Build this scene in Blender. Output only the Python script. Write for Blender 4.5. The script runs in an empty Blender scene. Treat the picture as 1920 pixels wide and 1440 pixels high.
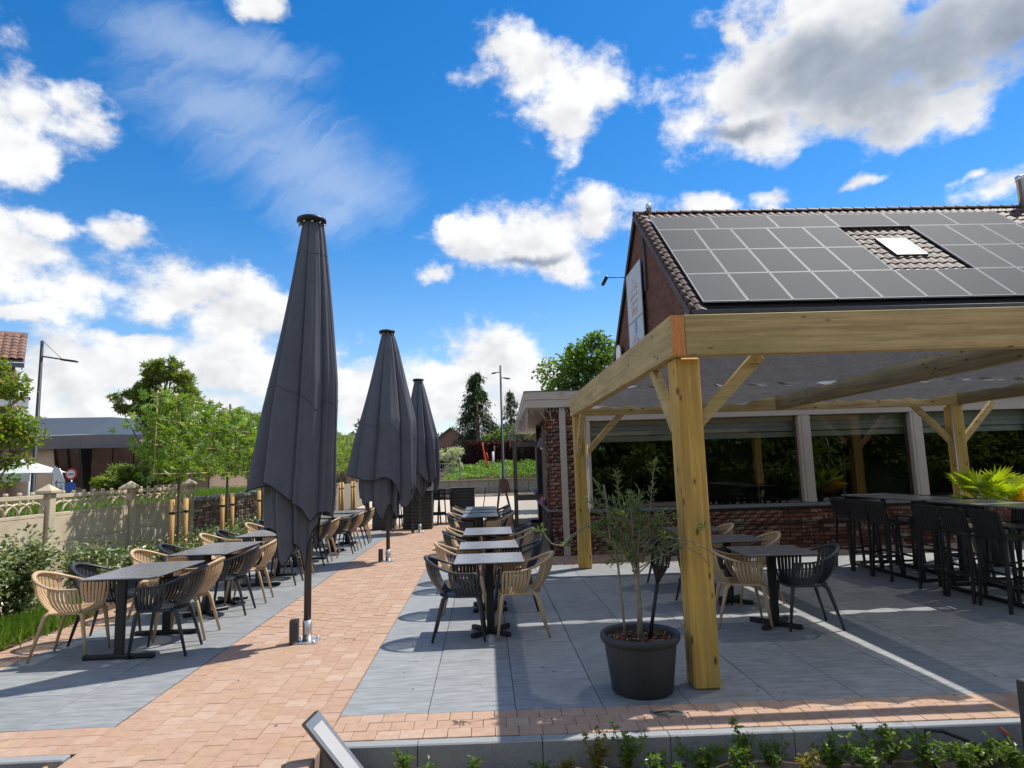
import bpy, math, random
import numpy as np
from mathutils import Vector, Matrix
random.seed(7)
SC = bpy.context.scene
COL = SC.collection
R = math.radians

# ------------------------------------------------------------------ camera
cam = bpy.data.cameras.new('camera')
cam.sensor_width = 36.0
cam.lens = 1197.0 / 1920 * 36
cam.clip_start = .05
cam.clip_end = 2000
co = bpy.data.objects.new('camera', cam)
COL.objects.link(co)
MR = ((0.99869561, -0.04119234, -0.03017074), (-0.02460413, 0.12952283, -0.99127114), (0.04474058, 0.99072046, 0.12834038))
co.matrix_world = Matrix(((MR[0][0], -MR[1][0], -MR[2][0], 0), (MR[0][1], -MR[1][1], -MR[2][1], 0), (MR[0][2], -MR[1][2], -MR[2][2], 1.68), (0, 0, 0, 1)))
SC.camera = co

# ------------------------------------------------------------------ colour management
SC.view_settings.view_transform = 'Standard'
SC.view_settings.look = 'None'
SC.view_settings.gamma = 1
SC.view_settings.use_curve_mapping = False
SC.view_settings.exposure = 0.4
SC.render.engine = 'CYCLES'
SC.cycles.max_bounces = 7
SC.cycles.diffuse_bounces = 3
SC.cycles.glossy_bounces = 3
SC.cycles.transparent_max_bounces = 10
SC.cycles.transmission_bounces = 4
SC.cycles.caustics_reflective = False
SC.cycles.caustics_refractive = False
SC.cycles.use_denoising = True
SC.cycles.sample_clamp_indirect = 6

# ------------------------------------------------------------------ sun
SUN = Vector((.38, .22, .75)).normalized()
sl = bpy.data.lights.new('sun', 'SUN')
sl.energy = 4.3
sl.angle = R(.53)
sl.color = (1, .955, .88)
so = bpy.data.objects.new('sun', sl)
COL.objects.link(so)
so.location = (6, 4, 14)
so.rotation_euler = (-SUN).to_track_quat('-Z', 'Y').to_euler()

# ------------------------------------------------------------------ node helpers
class NT:
    def __init__(s, tree):
        s.t = tree
        tree.nodes.clear()
    def n(s, typ, ins=None, **kw):
        nd = s.t.nodes.new('ShaderNode' + typ)
        for k, v in kw.items():
            setattr(nd, k, v)
        for k, v in (ins or {}).items():
            sk = nd.inputs[k]
            if isinstance(v, bpy.types.NodeSocket):
                s.t.links.new(v, sk)
            else:
                if hasattr(sk.default_value, '__len__') and not isinstance(v, (int, float)) and len(v) == 3 and len(sk.default_value) == 4:
                    v = (*v, 1)
                sk.default_value = v
        return nd
    def math(s, op, a, b=0., c=None, clamp=False):
        d = {0: a, 1: b}
        if c is not None:
            d[2] = c
        return s.n('Math', d, operation=op, use_clamp=clamp).outputs[0]
    def vm(s, op, a, b=(0, 0, 0)):
        nd = s.n('VectorMath', {0: a, 1: b}, operation=op)
        return nd.outputs['Value'] if op in ('LENGTH', 'DOT_PRODUCT', 'DISTANCE') else nd.outputs[0]
    def mix(s, f, a, b):
        return s.n('MixRGB', {0: f, 1: a, 2: b}).outputs[0]
    def ramp(s, v, lo, hi, a=0., b=1., smooth=True):
        return s.n('MapRange', {0: v, 1: lo, 2: hi, 3: a, 4: b}, interpolation_type='SMOOTHSTEP' if smooth else 'LINEAR', clamp=True).outputs[0]
    def noise(s, vec, scale, detail=4, rough=.55, dist=0., out=0):
        d = {'Scale': scale, 'Detail': detail, 'Roughness': rough, 'Distortion': dist}
        if vec is not None:
            d['Vector'] = vec
        return s.n('TexNoise', d).outputs[out]

# ------------------------------------------------------------------ world: sky and clouds
world = bpy.data.worlds.new('World')
SC.world = world
world.use_nodes = True
try:
    world.cycles.sampling_method = 'NONE'
except Exception:
    pass
w = NT(world.node_tree)
sky = w.n('TexSky', sky_type='NISHITA', sun_disc=False, sun_elevation=R(59.6), sun_rotation=R(59.9), air_density=1.0, dust_density=.1, ozone_density=2.0, altitude=50)
geo = w.n('NewGeometry')
dirv = w.vm('SCALE', geo.outputs['Incoming'])
dirv.node.inputs['Scale'].default_value = -1
sep = w.n('SeparateXYZ', {0: dirv})
az = w.math('ARCTAN2', sep.outputs[0], sep.outputs[1])
el = w.math('ARCSINE', sep.outputs[2])
ae0 = w.n('CombineXYZ', {0: az, 1: el, 2: 0.}).outputs[0]
wv = w.n('TexNoise', {'Vector': dirv, 'Scale': 14., 'Detail': 4., 'Roughness': .6}).outputs[1]
ae = w.n('VectorMath', {0: w.vm('SUBTRACT', wv, (.5, .5, .5)), 1: (.085, .055, 0), 2: ae0}, operation='MULTIPLY_ADD').outputs[0]
CW = [(-0.624,0.449,0.08,0.051),(-0.643,0.407,0.06,0.049),(-0.585,0.471,0.039,0.035),(-0.687,0.436,0.067,0.079),(-0.614,0.28,0.092,0.045),(-0.544,0.263,0.101,0.051),(-0.461,0.252,0.125,0.05),(-0.363,0.23,0.121,0.066),(-0.509,0.324,0.049,0.024),(-0.593,0.313,0.063,0.023),(-0.449,0.275,0.045,0.05),(-0.626,0.212,0.053,0.011),(-0.497,0.183,0.077,0.013),(-0.526,0.139,0.175,0.049),(-0.376,0.145,0.15,0.061),(-0.605,0.121,0.121,0.054),(-0.462,0.091,0.273,0.042),(-0.471,0.174,0.05,0.023),(-0.362,0.161,0.048,0.035),(-0.21,0.132,0.08,0.06),(-0.171,0.1,0.125,0.056),(-0.005,0.155,0.104,0.067),(0.046,0.162,0.066,0.053),(-0.064,0.148,0.065,0.038),(-0.04,0.089,0.148,0.057),(0.078,0.111,0.047,0.058),(0.106,0.585,0.15,0.05),(0.062,0.606,0.091,0.03),(0.139,0.527,0.069,0.049),(0.194,0.558,0.059,0.047),(0.096,0.357,0.145,0.068),(0.183,0.375,0.046,0.046),(-0.017,0.336,0.058,0.046),(-0.078,0.304,0.043,0.02),(0.154,0.306,0.048,0.028),(-0.043,0.372,0.039,0.023),(0.433,0.523,0.145,0.09),(0.547,0.541,0.17,0.091),(0.674,0.491,0.145,0.081),(0.35,0.49,0.081,0.048),(0.428,0.462,0.102,0.047),(0.574,0.47,0.134,0.044),(0.733,0.499,0.097,0.077),(0.416,0.585,0.026,0.029),(0.517,0.593,0.121,0.054),(0.684,0.431,0.077,0.028),(0.362,0.375,0.048,0.021),(0.457,0.367,0.033,0.021),(0.739,0.323,0.052,0.032),(0.709,0.344,0.03,0.012),(0.564,0.368,0.033,0.013),(-0.344,0.635,0.044,0.019)]
CG = [(0.656,0.497,0.224,0.088),(0.524,0.522,0.126,0.065),(0.749,0.493,0.118,0.089),(0.086,0.317,0.087,0.011),(0.412,0.465,0.086,0.017)]
CC = [(-0.35,0.572,0.095,0.029),(-0.393,0.507,0.131,0.053),(-0.284,0.453,0.115,0.066),(-0.236,0.384,0.072,0.048),(-0.22,0.422,0.101,0.06),(-0.446,0.573,0.103,0.042)]
def field(lst):
    acc = None
    for c in lst:
        nd = w.n('VectorMath', {0: ae, 1: (1 / c[2], 1 / c[3], 0), 2: (-c[0] / c[2], -c[1] / c[3], 0)}, operation='MULTIPLY_ADD')
        d = w.vm('LENGTH', nd.outputs[0])
        acc = d if acc is None else w.math('SMOOTH_MIN', acc, d, .18)
    return w.math('SUBTRACT', 1., acc)
fl = w.vm('MULTIPLY', dirv, (1, 1, 1.35))
n1 = w.noise(fl, 9., 6, .62)
n2 = w.noise(w.vm('ADD', fl, (.012, .005, .03)), 9., 3, .62)
nl = w.noise(fl, 2.2, 3, .5)
edge = w.ramp(w.math('ABSOLUTE', az), .95, 1.2)
edge = w.math('MAXIMUM', edge, w.ramp(el, .85, 1.0))
gen = w.math('MULTIPLY', w.math('SUBTRACT', nl, .47), 5.)  # unseen cloud cover outside the view, increased for brighter, more neutral fill light
base = w.n('Mix', {0: edge, 2: field(CW), 3: gen}).outputs[0]
dens = w.math('ADD', base, w.math('MULTIPLY', w.math('SUBTRACT', n1, .47), 3.2))
alpha = w.ramp(dens, -.05, .72)
cir = w.noise(w.vm('MULTIPLY', w.n('VectorRotate', {0: ae, 'Angle': R(-35)}, rotation_type='Z_AXIS').outputs[0], (3, 22, 1)), 1.6, 6, .6, .6)
ca = w.math('MULTIPLY', w.ramp(w.math('ADD', field(CC), w.math('MULTIPLY', w.math('SUBTRACT', cir, .5), 1.5)), -.45, 1.0), .36)
lowhaze = w.math('MULTIPLY', w.ramp(el, .40, -.04), .22)
grey = w.math('ADD', w.ramp(w.math('ADD', field(CG), w.math('MULTIPLY', w.math('SUBTRACT', n1, .5), 1.6)), -.1, .9), w.math('MULTIPLY', w.ramp(dens, 1.2, 2.6), .06), clamp=True)
rel = w.math('MULTIPLY', w.math('SUBTRACT', n1, n2), .95)
cc = w.mix(grey, (.97, .98, 1.0, 1), (.36, .415, .51, 1))
cc = w.n('MixRGB', {0: 1., 1: cc, 2: w.n('CombineXYZ', {0: w.math('ADD', 1., rel), 1: w.math('ADD', 1., rel), 2: w.math('ADD', 1., w.math('MULTIPLY', rel, .9))}).outputs[0]}, blend_type='MULTIPLY').outputs[0]
skyc = w.n('HueSaturation', {'Hue': .503, 'Saturation': 1.42, 'Value': 1., 'Color': sky.outputs[0]}).outputs[0]
b1 = w.n('Background', {0: skyc, 1: .127})
b2 = w.n('Background', {0: cc, 1: .72})
b3 = w.n('Background', {0: (.80, .88, .97, 1), 1: .78})
m0 = w.n('MixShader', {0: w.math('MAXIMUM', ca, lowhaze), 1: b1.outputs[0], 2: b3.outputs[0]})
m1 = w.n('MixShader', {0: alpha, 1: m0.outputs[0], 2: b2.outputs[0]})
w.n('OutputWorld', {0: m1.outputs[0]})

# ------------------------------------------------------------------ materials
def newmat(name):
    m = bpy.data.materials.new(name)
    m.use_nodes = True
    return m, NT(m.node_tree)
def rnd_socket(t, kind):
    if kind == 'isl':
        return t.n('NewGeometry').outputs['Random Per Island']
    return t.n('ObjectInfo').outputs['Random']
def mat(name, col, rough=.6, var=.12, scale=6., bump=0., bscale=60., spec=.35, metal=0., rnd=None, pal=None, stretch=(1, 1, 1), col2=None, rv=.1, detail=5, dirt=None):
    m, t = newmat(name)
    tc = t.n('TexCoord').outputs['Object']
    v = t.vm('MULTIPLY', tc, stretch)
    if rnd == 'obj':
        r3 = t.n('ObjectInfo').outputs['Random']
        v = t.vm('ADD', v, t.n('CombineXYZ', {0: t.math('MULTIPLY', r3, 37.), 1: t.math('MULTIPLY', r3, 91.), 2: 0.}).outputs[0])
    n = t.noise(v, scale, detail, .6)
    if pal:
        r = rnd_socket(t, rnd)
        cr = t.n('ValToRGB', {0: r})
        cr.color_ramp.interpolation = 'LINEAR'
        e = cr.color_ramp.elements
        e[0].color = (*pal[0], 1)
        e[1].color = (*pal[-1], 1)
        for i, p in enumerate(pal[1:-1]):
            q = e.new((i + 1) / (len(pal) - 1))
            q.color = (*p, 1)
        c0 = cr.outputs[0]
    else:
        c0 = t.n('RGB').outputs[0]
        c0.default_value = (*col, 1)
        if rnd:
            r = rnd_socket(t, rnd)
            c0 = t.n('HueSaturation', {'Value': t.math('ADD', 1 - rv, t.math('MULTIPLY', r, 2 * rv)), 'Color': c0}).outputs[0]
    if col2:
        c = t.mix(t.ramp(n, .38, .66), c0, (*col2, 1))
    else:
        k = t.math('ADD', 1 - var, t.math('MULTIPLY', t.ramp(n, .3, .7, smooth=False), 2 * var))
        c = t.n('HueSaturation', {'Value': k, 'Color': c0}).outputs[0]
    if dirt:
        c = t.mix(t.math('MULTIPLY', t.ramp(t.noise(tc, dirt[1], 6, .65), dirt[2], dirt[2] + .14), dirt[3]), c, (*dirt[0], 1))
    d = {'Base Color': c, 'Roughness': t.math('ADD', rough - .06, t.math('MULTIPLY', n, .12), clamp=True), 'Metallic': metal, 'Specular IOR Level': spec}
    if bump:
        d['Normal'] = t.n('Bump', {'Strength': bump, 'Distance': .01, 'Height': t.noise(v, bscale, 4, .6)}).outputs[0]
    p = t.n('BsdfPrincipled', d)
    t.n('OutputMaterial', {0: p.outputs[0]})
    return m
def wood(name, axis, a=(.60, .43, .20), b=(.37, .26, .11), green=(.38, .32, .12)):
    m, t = newmat(name)
    tc = t.n('TexCoord').outputs['Object']
    st = [26., 26., 26.]
    st[axis] = 1.1
    g = t.noise(t.vm('MULTIPLY', tc, tuple(st)), 1., 6, .65, .35)
    c = t.mix(t.ramp(g, .34, .68), (*a, 1), (*b, 1))
    st2 = [5., 5., 5.]
    st2[axis] = .7
    c = t.mix(t.math('MULTIPLY', t.ramp(t.noise(t.vm('MULTIPLY', tc, tuple(st2)), 1., 4, .6), .42, .66), .55), c, (*green, 1))
    st3 = [13., 13., 13.]
    st3[axis] = 5.5
    vo = t.n('TexVoronoi', {'Vector': t.vm('MULTIPLY', tc, tuple(st3)), 'Scale': 1., 'Randomness': 1.})
    kn = t.ramp(vo.outputs['Distance'], .24, .10)
    kn = t.math('MULTIPLY', kn, t.ramp(t.n('SeparateColor', {0: vo.outputs['Color']}).outputs[0], .52, .58))
    c = t.mix(t.math('MULTIPLY', kn, .85), c, (.085, .045, .02, 1))
    st4 = [70., 70., 70.]
    st4[axis] = .55
    ck = t.ramp(t.noise(t.vm('MULTIPLY', tc, tuple(st4)), 1., 2, .5), .665, .70)
    ck = t.math('MULTIPLY', ck, t.ramp(t.noise(tc, 1.7, 2, .5), .48, .6))
    c = t.mix(t.math('MULTIPLY', ck, .7), c, (.09, .06, .03, 1))
    c = t.n('HueSaturation', {'Value': t.math('ADD', .72, t.math('MULTIPLY', t.noise(tc, 1.3, 4, .6), .5)), 'Color': c}).outputs[0]
    p = t.n('BsdfPrincipled', {'Base Color': c, 'Roughness': .68, 'Specular IOR Level': .25, 'Normal': t.n('Bump', {'Strength': .35, 'Distance': .004, 'Height': g}).outputs[0]})
    t.n('OutputMaterial', {0: p.outputs[0]})
    return m
def leafmat(name, c1, c2, trans=.4, rough=.45, spec=.4, c3=None, tint=(1.5, 1.6, .55), c3t=.8):
    m, t = newmat(name)
    r = t.n('NewGeometry').outputs['Random Per Island']
    tc = t.n('TexCoord').outputs['Object']
    n = t.noise(tc, 2.2, 3, .5)
    f = t.math('ADD', t.math('MULTIPLY', r, .65), t.math('MULTIPLY', t.ramp(n, .35, .65), .35))
    c = t.mix(f, (*c1, 1), (*c2, 1))
    if c3:
        c = t.mix(t.ramp(r, c3t, c3t + .04), c, (*c3, 1))
    p = t.n('BsdfPrincipled', {'Base Color': c, 'Roughness': rough, 'Specular IOR Level': spec})
    tl = t.n('BsdfTranslucent', {'Color': t.n('MixRGB', {0: 1., 1: c, 2: (*tint, 1)}, blend_type='MULTIPLY').outputs[0]})
    mx = t.n('MixShader', {0: trans, 1: p.outputs[0], 2: tl.outputs[0]})
    t.n('OutputMaterial', {0: mx.outputs[0]})
    return m
def glassmat(name, tint=(.75, .8, .8), ior=1.55, rough=0.):
    m, t = newmat(name)
    fr = t.n('Fresnel', {'IOR': ior}).outputs[0]
    fr = t.math('MULTIPLY', fr, 1.7, clamp=True)
    mx = t.n('MixShader', {0: fr, 1: t.n('BsdfTransparent', {0: tint}).outputs[0], 2: t.n('BsdfGlossy', {'Color': (1, 1, 1), 'Roughness': rough}).outputs[0]})
    t.n('OutputMaterial', {0: mx.outputs[0]})
    return m
M = {}
M['tile'] = mat('tile', (.250, .26, .265), .5, .26, 3.5, .15, 140, .4, rnd='obj', rv=.08, stretch=(1.2, 6, 1), detail=9, dirt=((.38, .37, .35), 1.6, .54, .45))
PAL = [(.395, .255, .180), (.415, .275, .195), (.385, .245, .178), (.435, .305, .228), (.405, .268, .195), (.395, .26, .172), (.45, .325, .25)]
M['paver'] = mat('paver', (.6, .3, .2), .85, .11, 16, .35, 120, .2, rnd='obj', pal=PAL, dirt=((.20, .115, .075), 55, .60, .55))
M['paver_i'] = mat('paver_field', (.6, .3, .2), .85, .10, 16, .3, 120, .2, rnd='isl', pal=PAL)
M['joint'] = mat('joint_sand', (.30, .21, .155), .95, .2, 40, .3, 200)
M['joint_dark'] = mat('joint_dark', (.035, .037, .04), .95, .2, 40)
M['kerb'] = mat('kerb_stone', (.27, .28, .285), .8, .14, 55, .3, 180, .3, dirt=((.12, .13, .12), 3, .58, .5))
M['soil'] = mat('soil', (.25, .185, .12), .95, .3, 9, .9, 45, .1, col2=(.15, .11, .075))
M['soil_dark'] = mat('soil_dark', (.085, .058, .038), .95, .35, 14, .9, 60, .1)
M['asphalt'] = mat('yard_paving', (.24, .215, .185), .9, .2, 3, .3, 200)
M['street'] = mat('street_paving', (.48, .40, .32), .9, .1, 5, .2, 60)
M['wx'] = wood('pine_x', 0)
M['wy'] = wood('pine_y', 1)
M['wy_d'] = wood('dark_pine_y', 1, a=(.33, .245, .125), b=(.19, .135, .065), green=(.22, .19, .08))  # darker, browner pine for the inner and right beams
M['wz'] = wood('pine_z', 2, a=(.68, .42, .105), b=(.44, .27, .075), green=(.37, .29, .085))
M['endgrain'] = mat('end_grain', (.62, .25, .08), .75, .25, 12, .2, 60, stretch=(6, 1, 1))
M['beige'] = mat('beige_plastic', (.50, .355, .205), .42, .04, 4, .05, 300, .4)
M['dark'] = mat('charcoal_plastic', (.036, .040, .047), .42, .08, 4, .05, 300, .45)
M['hpl'] = mat('tabletop_laminate', (.20, .198, .212), .24, .24, 3.2, 0, 200, .7, stretch=(1.5, 8, 1), detail=7)
M['black'] = mat('black_metal', (.012, .012, .013), .45, .2, 8, .04, 200, .4)
M['black2'] = mat('black_plastic', (.016, .016, .018), .5, .2, 8, .05, 200, .35)
M['anthr'] = mat('anthracite', (.045, .048, .053), .5, .12, 6, .04, 150, .4)
M['galv'] = mat('galvanised_steel', (.52, .53, .54), .38, .16, 22, .05, 200, .5, metal=.75)
M['steel'] = mat('brushed_steel', (.55, .56, .57), .3, .05, 6, metal=.9)
M['bollard'] = mat('bollard_brown_grey', (.085, .075, .068), .45, .1, 8)
M['fabric'] = mat('parasol_fabric', (.092, .099, .122), .68, .12, 3, .15, 700, .3)
M['piping'] = mat('black_piping', (.012, .012, .014), .8, .1, 8)
M['white'] = mat('white_paint', (.75, .75, .73), .5, .04, 5)
M['cream'] = mat('cream_planks', (.62, .60, .54), .55, .08, 5, stretch=(1, 1, 12))
M['taupe'] = mat('taupe_joinery', (.40, .345, .295), .5, .06, 5, .04, 100, .35)
M['taupe_d'] = mat('taupe_dark_joinery', (.155, .13, .108), .5, .08, 5, .04, 100, .35)
M['fascia'] = mat('fascia_boards', (.45, .39, .325), .6, .10, 4, .08, 80, .3, stretch=(.6, .6, 5), dirt=((.22, .18, .14), 2.5, .58, .45))
M['blue'] = mat('bluestone', (.14, .15, .165), .6, .12, 12, .1, 120)
BP = [(.085, .036, .026), (.145, .056, .036), (.045, .027, .023), (.19, .082, .052), (.11, .046, .032), (.26, .18, .135), (.08, .038, .03), (.22, .095, .058)]
M['brick'] = mat('old_brick', (.2, .1, .1), .85, .3, 20, .6, 70, .2, rnd='obj', pal=BP, dirt=((.55, .50, .43), 8, .55, .8))
M['brick_i'] = mat('old_brick_courses', (.2, .1, .1), .85, .3, 20, .6, 70, .2, rnd='isl', pal=BP, dirt=((.55, .50, .43), 8, .55, .8))
WP = [(.22, .12, .085), (.30, .20, .145), (.16, .085, .065), (.36, .28, .22), (.25, .15, .11), (.42, .36, .29)]
M['wallbrick'] = mat('weathered_wall_brick', (.2, .1, .1), .9, .3, 14, .7, 60, .15, rnd='isl', pal=WP, dirt=((.06, .055, .045), 4, .54, .6))
M['mortar'] = mat('mortar', (.075, .06, .05), .95, .3, 20, .6, 60)
M['mortar_l'] = mat('light_mortar', (.26, .22, .17), .95, .3, 20, .6, 60)
M['concrete'] = mat('weathered_concrete', (.54, .455, .325), .9, .14, 4, .5, 50, .2, dirt=((.26, .215, .15), 2.2, .57, .5))
M['rooftile'] = mat('roof_tile', (.085, .052, .042), .62, .25, 9, .15, 60, .3, rnd='obj', rv=.2)
M['rooftile_r'] = mat('red_roof_tile', (.21, .115, .085), .7, .25, 9, .2, 60, .3, rnd='obj', rv=.25)
M['zinc'] = mat('zinc_gutter', (.10, .11, .125), .45, .15, 5, metal=.4)
M['roofbase'] = mat('roof_underlay', (.02, .019, .02), .9)
M['frame_al'] = mat('aluminium_frame', (.34, .35, .37), .6, .05, 5, metal=.1)
M['stake'] = mat('peeled_stake', (.50, .30, .105), .75, .2, 8, .2, 60, stretch=(3, 3, .5))
M['bamboo'] = mat('bamboo', (.52, .36, .17), .6, .2, 8, stretch=(1, 1, 1))
M['bark'] = mat('bark', (.15, .12, .085), .9, .3, 14, .8, 40, .1)
M['bark_g'] = mat('olive_bark', (.25, .225, .17), .85, .25, 20, .5, 60, .1)
M['rubber'] = mat('black_strap', (.01, .01, .01), .8)
M['pot'] = mat('anthracite_pot', (.040, .042, .047), .55, .12, 9, .12, 220, .35)
M['red'] = mat('red_paint', (.55, .035, .03), .45)
M['blue_p'] = mat('blue_paint', (.03, .11, .42), .4)
M['navy'] = mat('navy_print', (.03, .045, .16), .6)
M['orange'] = mat('orange_paint', (.68, .10, .03), .5)
M['lampcol'] = mat('lamp_post_grey', (.016, .02, .027), .55, .05, 4)
M['lens'] = mat('diffuser', (.78, .78, .78), .35, .03, 4, spec=.5)
M['clad'] = mat('timber_cladding', (.62, .47, .34), .75, .16, 3, .2, 30, stretch=(.4, .4, 9))
M['metal_roof'] = mat('grey_metal_roof', (.055, .068, .082), .55, .05, 2)
M['fasc_grey'] = mat('grey_fascia', (.16, .15, .155), .5, .05, 2)
M['darkglass'] = mat('dark_glazing', (.05, .034, .028), .08, .5, 1.2, spec=.8)  # warm brown in the base colour stands in for reflected brick
M['canvas'] = mat('pale_canvas', (.55, .57, .54), .7, .05, 3)
M['stonewall'] = mat('grey_retaining_wall', (.20, .19, .17), .9, .2, 5, .4, 30, stretch=(4, 4, 1))
M['housebrick'] = mat('house_brick_far', (.22, .13, .095), .9, .15, 8)
M['greyroof'] = mat('grey_roof', (.20, .185, .175), .8, .12, 5)
M['chips'] = mat('bark_chips', (.16, .085, .045), .9, .3, 20, rnd='isl', pal=[(.05, .028, .018), (.20, .11, .06), (.10, .055, .032), (.30, .19, .11)])
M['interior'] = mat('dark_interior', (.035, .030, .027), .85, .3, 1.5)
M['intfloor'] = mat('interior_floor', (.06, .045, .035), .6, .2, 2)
M['pampas'] = mat('dried_grass', (.50, .36, .20), .9, .15, 10)
M['banner'] = mat('pale_banner', (.50, .54, .60), .7, .08, 3)
M['wire'] = mat('wire_grey', (.48, .44, .39), .6)
M['cable'] = mat('cable_black', (.02, .02, .022), .5)
M['pink'] = mat('pink_box', (.55, .12, .17), .5, .3, 8)
M['glass'] = glassmat('window_glass')
M['vase'] = glassmat('vase_glass', (.8, .9, .95), 1.45)
L = {}
L['gum'] = leafmat('sweetgum_leaf', (.105, .185, .030), (.235, .33, .065), .45)
L['plane'] = leafmat('plane_tree_leaf', (.10, .155, .025), (.24, .29, .065), .45)
L['mid'] = leafmat('leafy_green', (.075, .145, .022), (.18, .26, .05), .45)
L['left'] = leafmat('light_tree_leaf', (.11, .18, .025), (.26, .32, .05), .46, c3=(.34, .21, .07), c3t=.9)
L['darkc'] = leafmat('conifer_needles', (.020, .045, .020), (.05, .085, .032), .2, .7, .2)
L['dark'] = leafmat('dark_leaf', (.022, .048, .014), (.055, .09, .026), .25, .6, .25)
L['elae'] = leafmat('glossy_shrub_leaf', (.055, .095, .030), (.17, .22, .075), .25, .28, .6, c3=(.42, .46, .27), c3t=.70)  # pale leaf colour: variegation, with its share raised to paint in glints
L['olive'] = leafmat('olive_leaf', (.085, .13, .045), (.19, .24, .10), .3, .4, .4)
L['palm'] = leafmat('palm_leaf', (.20, .31, .015), (.42, .46, .03), .45, .35, .5)
L['palm_y'] = leafmat('yellowing_palm_leaf', (.60, .42, .03), (.72, .30, .03), .4, .4, .4)
L['grass'] = leafmat('fresh_grass', (.085, .165, .02), (.175, .28, .04), .35)
L['weed'] = leafmat('young_shrub_leaf', (.075, .14, .018), (.17, .25, .045), .4, .35, .5)
L['weed_y'] = leafmat('yellow_green_shrub_leaf', (.17, .15, .03), (.28, .22, .05), .4, .4, .4)
L['cover'] = leafmat('ground_cover_leaf', (.10, .20, .03), (.22, .33, .06), .35)
L['purple'] = leafmat('purple_hedge_leaf', (.028, .010, .014), (.075, .022, .028), .25, .6, .2)
L['pale'] = leafmat('pale_variegated_leaf', (.42, .45, .33), (.62, .64, .50), .3)
M['flagcloth'] = leafmat('flag_cloth', (.75, .75, .76), (.8, .8, .8), .5, tint=(1, 1, 1))
L['twig'] = leafmat('dry_twig', (.12, .09, .05), (.2, .15, .08), .1)

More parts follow.
